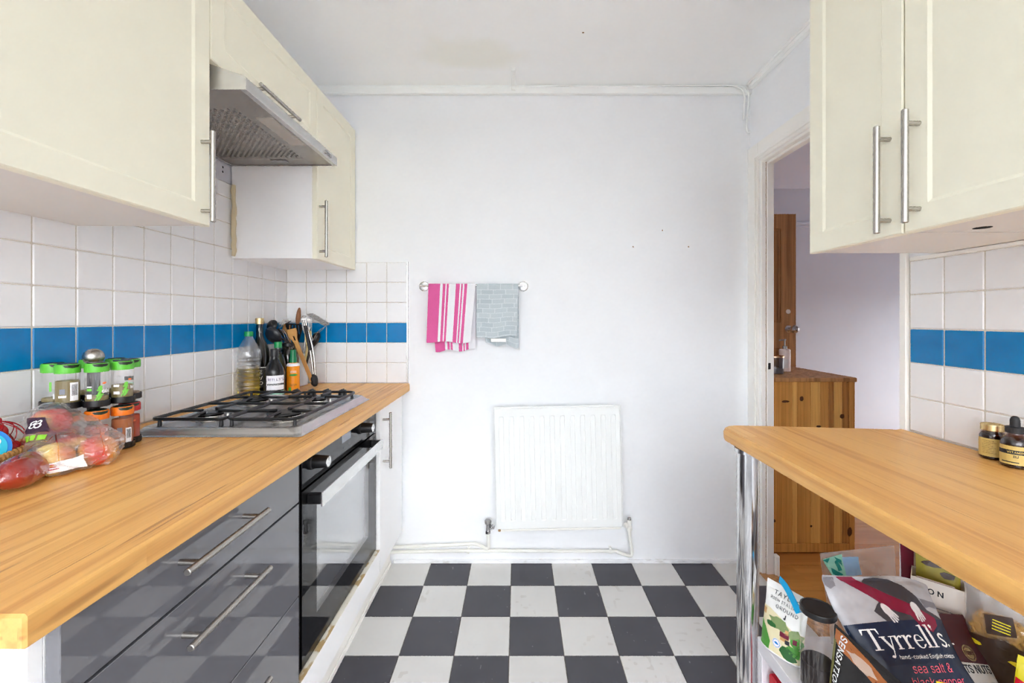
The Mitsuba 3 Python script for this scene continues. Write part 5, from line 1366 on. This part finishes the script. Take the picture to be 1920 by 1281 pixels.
tm = text2d('sea salt &', .0150); tm.apply_scale((.106 / tm.bounds[1][0], 1, 1)); part(w, 'lettering', wrap(mv(tm, -.034, HT - .181), S, .0014, 0), 'm_p_pink', label='pink lettering')
tm = text2d('black pepper', .0150); tm.apply_scale((.138 / tm.bounds[1][0], 1, 1)); part(w, 'lettering', wrap(mv(tm, -.046, HT - .203), S, .0014, 0), 'm_p_pink')

# open carton behind it
pmat('carton', 222, 214, 206, 0.55); pmat('carton_in', 168, 152, 140, 0.7)
w = thing('carton', 'cream cardboard carton with its flaps open, behind the large crisp bag', 'carton')
BXo = np.array([1.098, 1.030, SZ + .001]); e1, e2 = np.array([-.707, .707, 0]), np.array([.707, .707, 0]); BL, BD, BH = .100, .062, .206
Mbx = np.eye(4); Mbx[:3, 0], Mbx[:3, 1], Mbx[:3, 3] = e1, e2, BXo
tck = .0016
bx_ = cat([cbox(0, BL, 0, tck, 0, BH, 0), cbox(0, BL, BD - tck, BD, 0, BH, 0), cbox(0, tck, tck, BD - tck, 0, BH, 0), cbox(BL - tck, BL, tck, BD - tck, 0, BH, 0), cbox(tck, BL - tck, tck, BD - tck, 0, tck, 0)])
Mfl = Mbx.copy(); Mfl[:3, 1] = e2
bx_.apply_transform(Mbx); bx_.invert() if bx_.volume < 0 else None
part(w, 'box', bx_, 'm_carton')
for (x0, x1, y, ang) in ((.004, BL - .004, BD - .001, -25), (.02, BL - .012, .001, 62)):
    g = cbox(x0, x1, -.0007, .0007, 0, .040, 0); g.apply_transform(trimesh.transformations.rotation_matrix(math.radians(ang), (1, 0, 0))); g.apply_translation((0, y, BH)); g.apply_transform(Mbx); part(w, 'flap', g, 'm_carton_in')
def Sbox(s, t): s, t = np.asarray(s), np.asarray(t); return BXo + s[..., None] * (-e1) + np.asarray([0, 0, 1.0]) * t[..., None] + e1 * BL
part(w, 'lettering', wrap(mv(text2d('ON', .0125, True, .0045), BL - .0690, BH - .032), Sbox, .0005, 0), 'm_p_ink')
for k in range(6): part(w, 'print_line', wrap(poly2d(sbox(BL - .080, BH - .064 - .0085 * k, BL - .020 - .008 * ((k * 5) % 3), BH - .0620 - .0085 * k)), Sbox, .0004, 0), 'm_p_grey')

# maroon nut pouch
gloss('maroon_foil', 74, 32, 40, 0.3); gloss('silver_foil', 196, 194, 192, 0.25)
w = thing('nut_pouch', 'maroon nut pouch with a gold seal and silver base, right of the large crisp bag', 'pouch')
Mn = frame((1.000, .890, SZ + .006), (1, .02, -.06), (0, .64, .76))
mesh, S = pouch(.150, .205, .028, Mn, 12, top=.014, bot=.012, wr=.005)
part(w, 'pack', mesh, 'm_maroon_foil', 50)
sl = part(w, 'seal', wrap(poly2d(ell(.032, .130, .0150, .0150)), S, .0010, .006), 'm_gold', label='gold seal emblem')
part(sl, 'ring', wrap(poly2d(ell(.032, .130, .0125, .0125).difference(ell(.032, .130, .0108, .0108))), S, .0016, .006), 'm_maroon_foil')
part(sl, 'lettering', wrap(mv(text2d('100', .0065, True), .0238, .1268), S, .0016, 0), 'm_maroon_foil')
pfield(w, Polygon([(-.073, .01), (.073, .01), (.073, .110), (-.073, .116)]), S, .0008, 'm_silver_foil', label='silver lower panel')
tm = text2d('NUTS NUTS', .0140, True); tm.apply_scale((.092 / tm.bounds[1][0], 1, 1)); part(w, 'lettering', wrap(mv(tm, -.026, .094), S, .0014, 0), 'm_p_ink')
for k in range(3): part(w, 'print_line', wrap(poly2d(sbox(-.018, .158 - .007 * k, .001 + .003 * k, .161 - .007 * k)), S, .0010), 'm_ink_white')

# clear bag of nuts by the wall
gloss('nut_gold', 206, 156, 62, 0.3); pmat('p_yellow', 232, 214, 40, 0.35); pmat('p_dkbrown', 62, 42, 32, 0.4)
w = thing('snack_bag', 'see-through bag of golden nuts with a dark brown label against the tiles', 'bag')
Mz = frame((1.110, .968, SZ + .001), (.55, -.835, 0), (0, .03, .99))
rn = np.random.RandomState(4); base = trimesh.creation.icosphere(1, 1.0); nu_ = []
for k in range(1500):
    q = np.array([rn.uniform(-.046, .046), rn.uniform(-.016, .016), rn.uniform(.010, .186)])
    if (abs(q[0]) / .050) ** 2 + (abs(q[1]) / .017) ** 2 > 1 - max(0, q[2] - .13) * 8: continue
    a_ = base.copy(); a_.apply_scale((.0095, .0060, .0062)); a_.apply_transform(trimesh.transformations.random_rotation_matrix(rn.rand(3))); a_.apply_translation(q); nu_.append(a_)
nu_ = cat(nu_); nu_.apply_transform(Mz); part(w, 'nuts', nu_, 'm_nut_gold', True, label='golden nuts', kind='stuff')
mesh2, S2 = pouch(.118, .258, .064, Mz, 16, top=.022, bot=.004, wr=.006, stand=True)
part(w, 'film', mesh2, 'm_film', False)
part(w, 'label', wrap(poly2d(Polygon([(-.024, .190), (.020, .204), (.028, .166), (-.018, .152)])), S2, .0030), 'm_p_dkbrown', label='dark label')
pfield(w, Polygon([(-.056, .01), (.056, .01), (.056, .135), (.01, .150), (-.056, .132)]), S2, .0012, 'm_p_dkbrown', label='dark brown lower panel')
for k in range(4): part(w, 'print_line', wrap(poly2d(sbox(-.010, .166 + .006 * k, .018, .1685 + .006 * k)), S2, .0036), 'm_p_yellow')
pfield(w, unary_union([blob(8, .010, .005, 3, -.036, .122), blob(8, .012, .004, 4, .028, .110)]), S2, .0018, 'm_p_yellow')
w = thing('snack_packet', 'yellow and red snack packet at the front right of the low shelf', 'packet')
gloss('yellow_foil', 226, 214, 22, 0.25)
Mq = frame((1.025, .828, SZ + .001), (.80, -.60, -.14), (.10, .04, .99))
mesh, S = pouch(.100, .190, .034, Mq, 22, top=.014, bot=.004, wr=.005, stand=True)
part(w, 'pack', mesh, 'm_yellow_foil', 50)
pfield(w, Polygon([(-.049, .01), (.049, .01), (.049, .136), (.02, .146), (-.02, .140), (-.049, .146)]), S, .0010, 'm_red_box')
pfield(w, blob(9, .018, .010, 5, .0, .124), S, .0014, 'm_p_pink')
# packets on and behind the carton
w = thing('snack_packet', 'yellow green packet poking out of the open carton under the worktop', 'packet')
mesh, S = pouch(.084, .262, .030, frame(BXo + e1 * .050 + e2 * .031 + np.array([0, 0, .003]), (.707, -.707, 0), (0, .03, .99)), 25, top=.012, bot=.01, wr=.006)
gloss('lime_foil', 156, 146, 44, 0.28); part(w, 'pack', mesh, 'm_lime_foil', 50)
pfield(w, unary_union([blob(9, .022, .008, 6, -.01, .235), blob(9, .014, .008, 7, .02, .215)]), S, .0010, 'm_p_dkbrown')
w = thing('snack_packet', 'dark red packet standing behind the carton', 'packet')
mesh, S = pouch(.090, .262, .020, frame((1.098, 1.150, SZ + .001), (.98, -.1, 0), (0, .02, .99)), 26, top=.012, bot=.004, wr=.005, stand=True)
part(w, 'pack', mesh, 'm_p_maroon', 50)
# clear bag with a teal print
pmat('p_teal', 30, 140, 128, 0.4); pmat('p_mint', 150, 214, 196, 0.4); pmat('p_skyblue', 150, 190, 226, 0.4)
w = thing('plastic_bag', 'clear plastic bag with a teal zigzag print behind the large crisp bag', 'bag')
Mv = frame((.945, 1.140, SZ + .001), (1, .02, .09), (0, .02, .99))
mesh, S = pouch(.205, .250, .024, Mv, 30, top=.03, bot=.004, wr=.006, stand=True)
part(w, 'film', mesh, 'm_film', False)
pfield(w, Polygon([(-.098, .234), (-.044, .243), (-.040, .175), (-.074, .175)]), S, .0010, 'm_p_mint', label='mint print')
pfield(w, unary_union([Polygon([(x_ + .008, z_ - .013) for x_, z_ in q_]) for q_ in ([(-.106, .245), (-.086, .249), (-.094, .236)], [(-.075, .252), (-.055, .240), (-.056, .224)], [(-.088, .224), (-.060, .206), (-.070, .198), (-.086, .208)], [(-.074, .238), (-.066, .244), (-.060, .216), (-.070, .214)])]), S, .0015, 'm_p_teal', label='teal zigzag print')
pfield(w, Polygon([(-.044, .235), (.0, .231), (.002, .185), (-.044, .185)]), S, .0011, 'm_p_skyblue')
# yellow and green packet in front
w = thing('snack_packet', 'bright yellow packet with a green top, at the very front of the low shelf', 'packet')
mesh, S = pouch(.085, .212, .036, frame((.782, .745, SZ + .001), (.97, -.2, -.10), (0, .10, .99)), 33, top=.012, bot=.004, wr=.004, stand=True)
gloss('sun_foil', 250, 200, 20, 0.25); gloss('teal_foil', 20, 160, 120, 0.25)
part(w, 'pack', mesh, 'm_sun_foil', 50)
pfield(w, Polygon([(-.010, .206), (.041, .208), (.041, .180), (.015, .196)]), S, .0010, 'm_teal_foil', label='green top corner')

# ================================================================ the room beyond: pine cabinet, old door
pmat('pine_a', 196, 138, 66, 0.42); 
def pine_variant(k, a, b):
    def fn(p, n, uv):
        ring = fbm((p.x + .010 * noise(p.x * 6, p.z * 3.0, 2.0)) * 120 + 9 * k, p.z * 1.6, p.y * 60, 3)
        return mix(C(*a), C(*b), smoothstep(0.3, 0.75, ring)) * (0.95 + 0.08 * noise(p.x * 500, p.z * 14, p.y * 300))
    mat(f'm_pine_{("light", "mid", "dark")[k]}', pr(proc(fn), 0.42))
pine_variant(0, (236, 186, 106), (220, 164, 86)); pine_variant(1, (214, 156, 82), (192, 132, 62)); pine_variant(2, (190, 132, 68), (160, 104, 48))
PY0, PY1, PZ1 = 2.190, 2.700, .916
PX0, PX1 = 1.262, 1.755
w = thing('pine_cabinet', 'knotty pine cabinet standing just beyond the doorway', 'cabinet')
part(w, 'top', cbox(PX0 - .005, PX1 + .005, PY0 - .010, PY1, PZ1 - .022, PZ1, .003), 'm_old_door', label='worn brown top')
edges = [1.262, 1.330, 1.4325, 1.457, 1.529, 1.578, 1.622, 1.649, 1.692, 1.728]
tone = [1, 1, 0, 1, 0, 1, 2, 0, 2]
for k in range(9):
    part(w, 'board', cbox(edges[k] + .0003, edges[k + 1] - .0003, PY0 + .004, PY0 + .022, .052, PZ1 - .023, .0008), ('m_pine_light', 'm_pine_mid', 'm_pine_dark')[tone[k]])
part(w, 'post', cbox(1.728, PX1, PY0, PY0 + .03, .001, PZ1 - .023, .0015), 'm_pine_mid')
part(w, 'bottom_rail', cbox(PX0, 1.7275, PY0 + .001, PY0 + .022, .006, .0515, .0015), 'm_pine_mid')
part(w, 'side_panel', cbox(PX1 - .020, PX1, PY0 + .0305, PY1 - .004, .001, PZ1 - .023, .001), 'm_pine_mid')
part(w, 'side_panel', cbox(PX0, PX0 + .020, PY0 + .0305, PY1 - .004, .001, PZ1 - .023, .001), 'm_pine_mid')
part(w, 'back', cbox(PX0 + .020, PX1 - .020, PY1 - .012, PY1 - .004, .001, PZ1 - .023, 0), 'm_pine_dark')
pmat('knot', 84, 46, 24, 0.5)
for u, v, rx, rz in ((1503, 748, .010, .013), (1579, 781, .011, .012), (1473, 753, .020, .006), (1524, 713, .008, .006), (1521, 987, .006, .006), (1452, 977, .008, .008), (1580, 796, .0, .0), (1592, 997, .012, .024), (1589, 714, .008, .010), (1535, 800, .012, .006)):
    if rx == 0: continue
    c = px(u, v, PY0 + .0035)
    g = extrude(blob(14, rx, rz, int(u), 0, 0, .12), .0006); g.apply_transform(np.array([[1, 0, 0, 0], [0, 0, -1, 0], [0, 1, 0, 0], [0, 0, 0, 1.0]])); g.apply_translation((c[0], PY0 + (.004 if c[0] < 1.727 else .0), c[2])); part(w, 'knot', g, 'm_knot')
# things on it
mat('m_smoked', {'type': 'thindielectric', 'int_ior': 1.5, 'specular_transmittance': rgb((.40, .40, .42))}); metal('copper', (.82, .56, .36), .12); pmat('wax', 214, 208, 206, 0.4); pmat('lotion', 232, 214, 206, 0.35)
c = px(1452, 701, 2.36); c[2] = PZ1
w = thing('candle_jar', 'smoked glass candle jar with a copper rim on the pine cabinet', 'candle jar')
part(w, 'glass', mv(lathe([(0, .0006), (.044, .0006), (.0465, .003), (.0465, .090)], 36), *c), 'm_smoked', 40)
part(w, 'candle', mv(lathe_closed([(.043, .003), (.043, .030)], 32), *c), 'm_wax', 40)
part(w, 'lid', mv(lathe_closed([(.0480, .0905), (.0480, .099), (.046, .100)], 36), *c), 'm_copper', 40)
c = px(1471.5, 700, 2.46); c[2] = PZ1
w = thing('pump_bottle', 'white pump bottle behind the candle jar on the pine cabinet', 'pump bottle')
part(w, 'body', mv(lathe_closed([(.027, .0006), (.029, .003), (.029, .122), (.026, .128), (.012, .131)], 32), *c), 'm_lotion', 40)
part(w, 'pump', cat([mv(lathe_closed([(.012, .131), (.012, .146), (.004, .147), (.004, .178), (.007, .179), (.007, .187)], 16), *c), tube([c + (0, 0, .183), c + (-.034, -.004, .180)], .0042, 8)]), 'm_steel_dark', 40)
part(w, 'label', wrap(poly2d(sbox(-.018, .02, .018, .072)), cyl(c[0], c[1], c[2], .0292, toward(c[0], c[1])), .0003, .008), 'm_wax')
# old panelled door standing open
w = thing('wooden_door', 'old stripped wooden door standing open beyond the pine cabinet', 'door')
DX0, DX1, DYd, DZt = 1.262, 2.003, 3.030, 1.974
pnl = sbox(DX0, .004, DX1, DZt)
holes = [sbox(DX0 + .11, 1.195, DX0 + .315, DZt - .105), sbox(DX1 - .315, 1.195, DX1 - .108, DZt - .105), sbox(DX0 + .11, .24, DX0 + .315, 1.01), sbox(DX1 - .315, .24, DX1 - .108, 1.01)]
Mdr = np.array([[1, 0, 0, 0], [0, 0, -1, 0], [0, 1, 0, 0], [0, 0, 0, 1.0]])
g = extrude(pnl.difference(unary_union(holes)), .040); g.apply_transform(Mdr); g.apply_translation((0, DYd + .040, 0)); part(w, 'frame', g, 'm_old_door')
for h in holes:
    x0, z0, x1, z1 = h.bounds
    p0 = part(w, 'panel', cbox(x0 + .0005, x1 - .0005, DYd + .016, DYd + .028, z0 + .0005, z1 - .0005, .0005), 'm_old_door')
    part(p0, 'moulding', cat([cbox(x0, x0 + .014, DYd + .004, DYd + .0158, z0, z1, .004), cbox(x1 - .014, x1, DYd + .004, DYd + .0158, z0, z1, .004), cbox(x0 + .014, x1 - .014, DYd + .004, DYd + .0158, z0, z0 + .014, .004), cbox(x0 + .014, x1 - .014, DYd + .004, DYd + .0158, z1 - .014, z1, .004)]), 'm_old_door')
kn = np.array([1.950, DYd, 1.147])
k0 = part(w, 'knob', mv(lathe_closed([(.026, 0), (.026, .004), (.013, .008), (.010, .030), (.012, .042), (.026, .054), (.029, .066), (.024, .078), (.010, .083)], 30), *kn, M=My), 'm_chrome', 40, label='bright metal door knob')
part(w, 'keyhole_cover', mv(lathe_closed([(.017, 0), (.016, .003)], 20), 1.948, DYd, 1.272, M=My), 'm_paint_white', label='small white round cover')
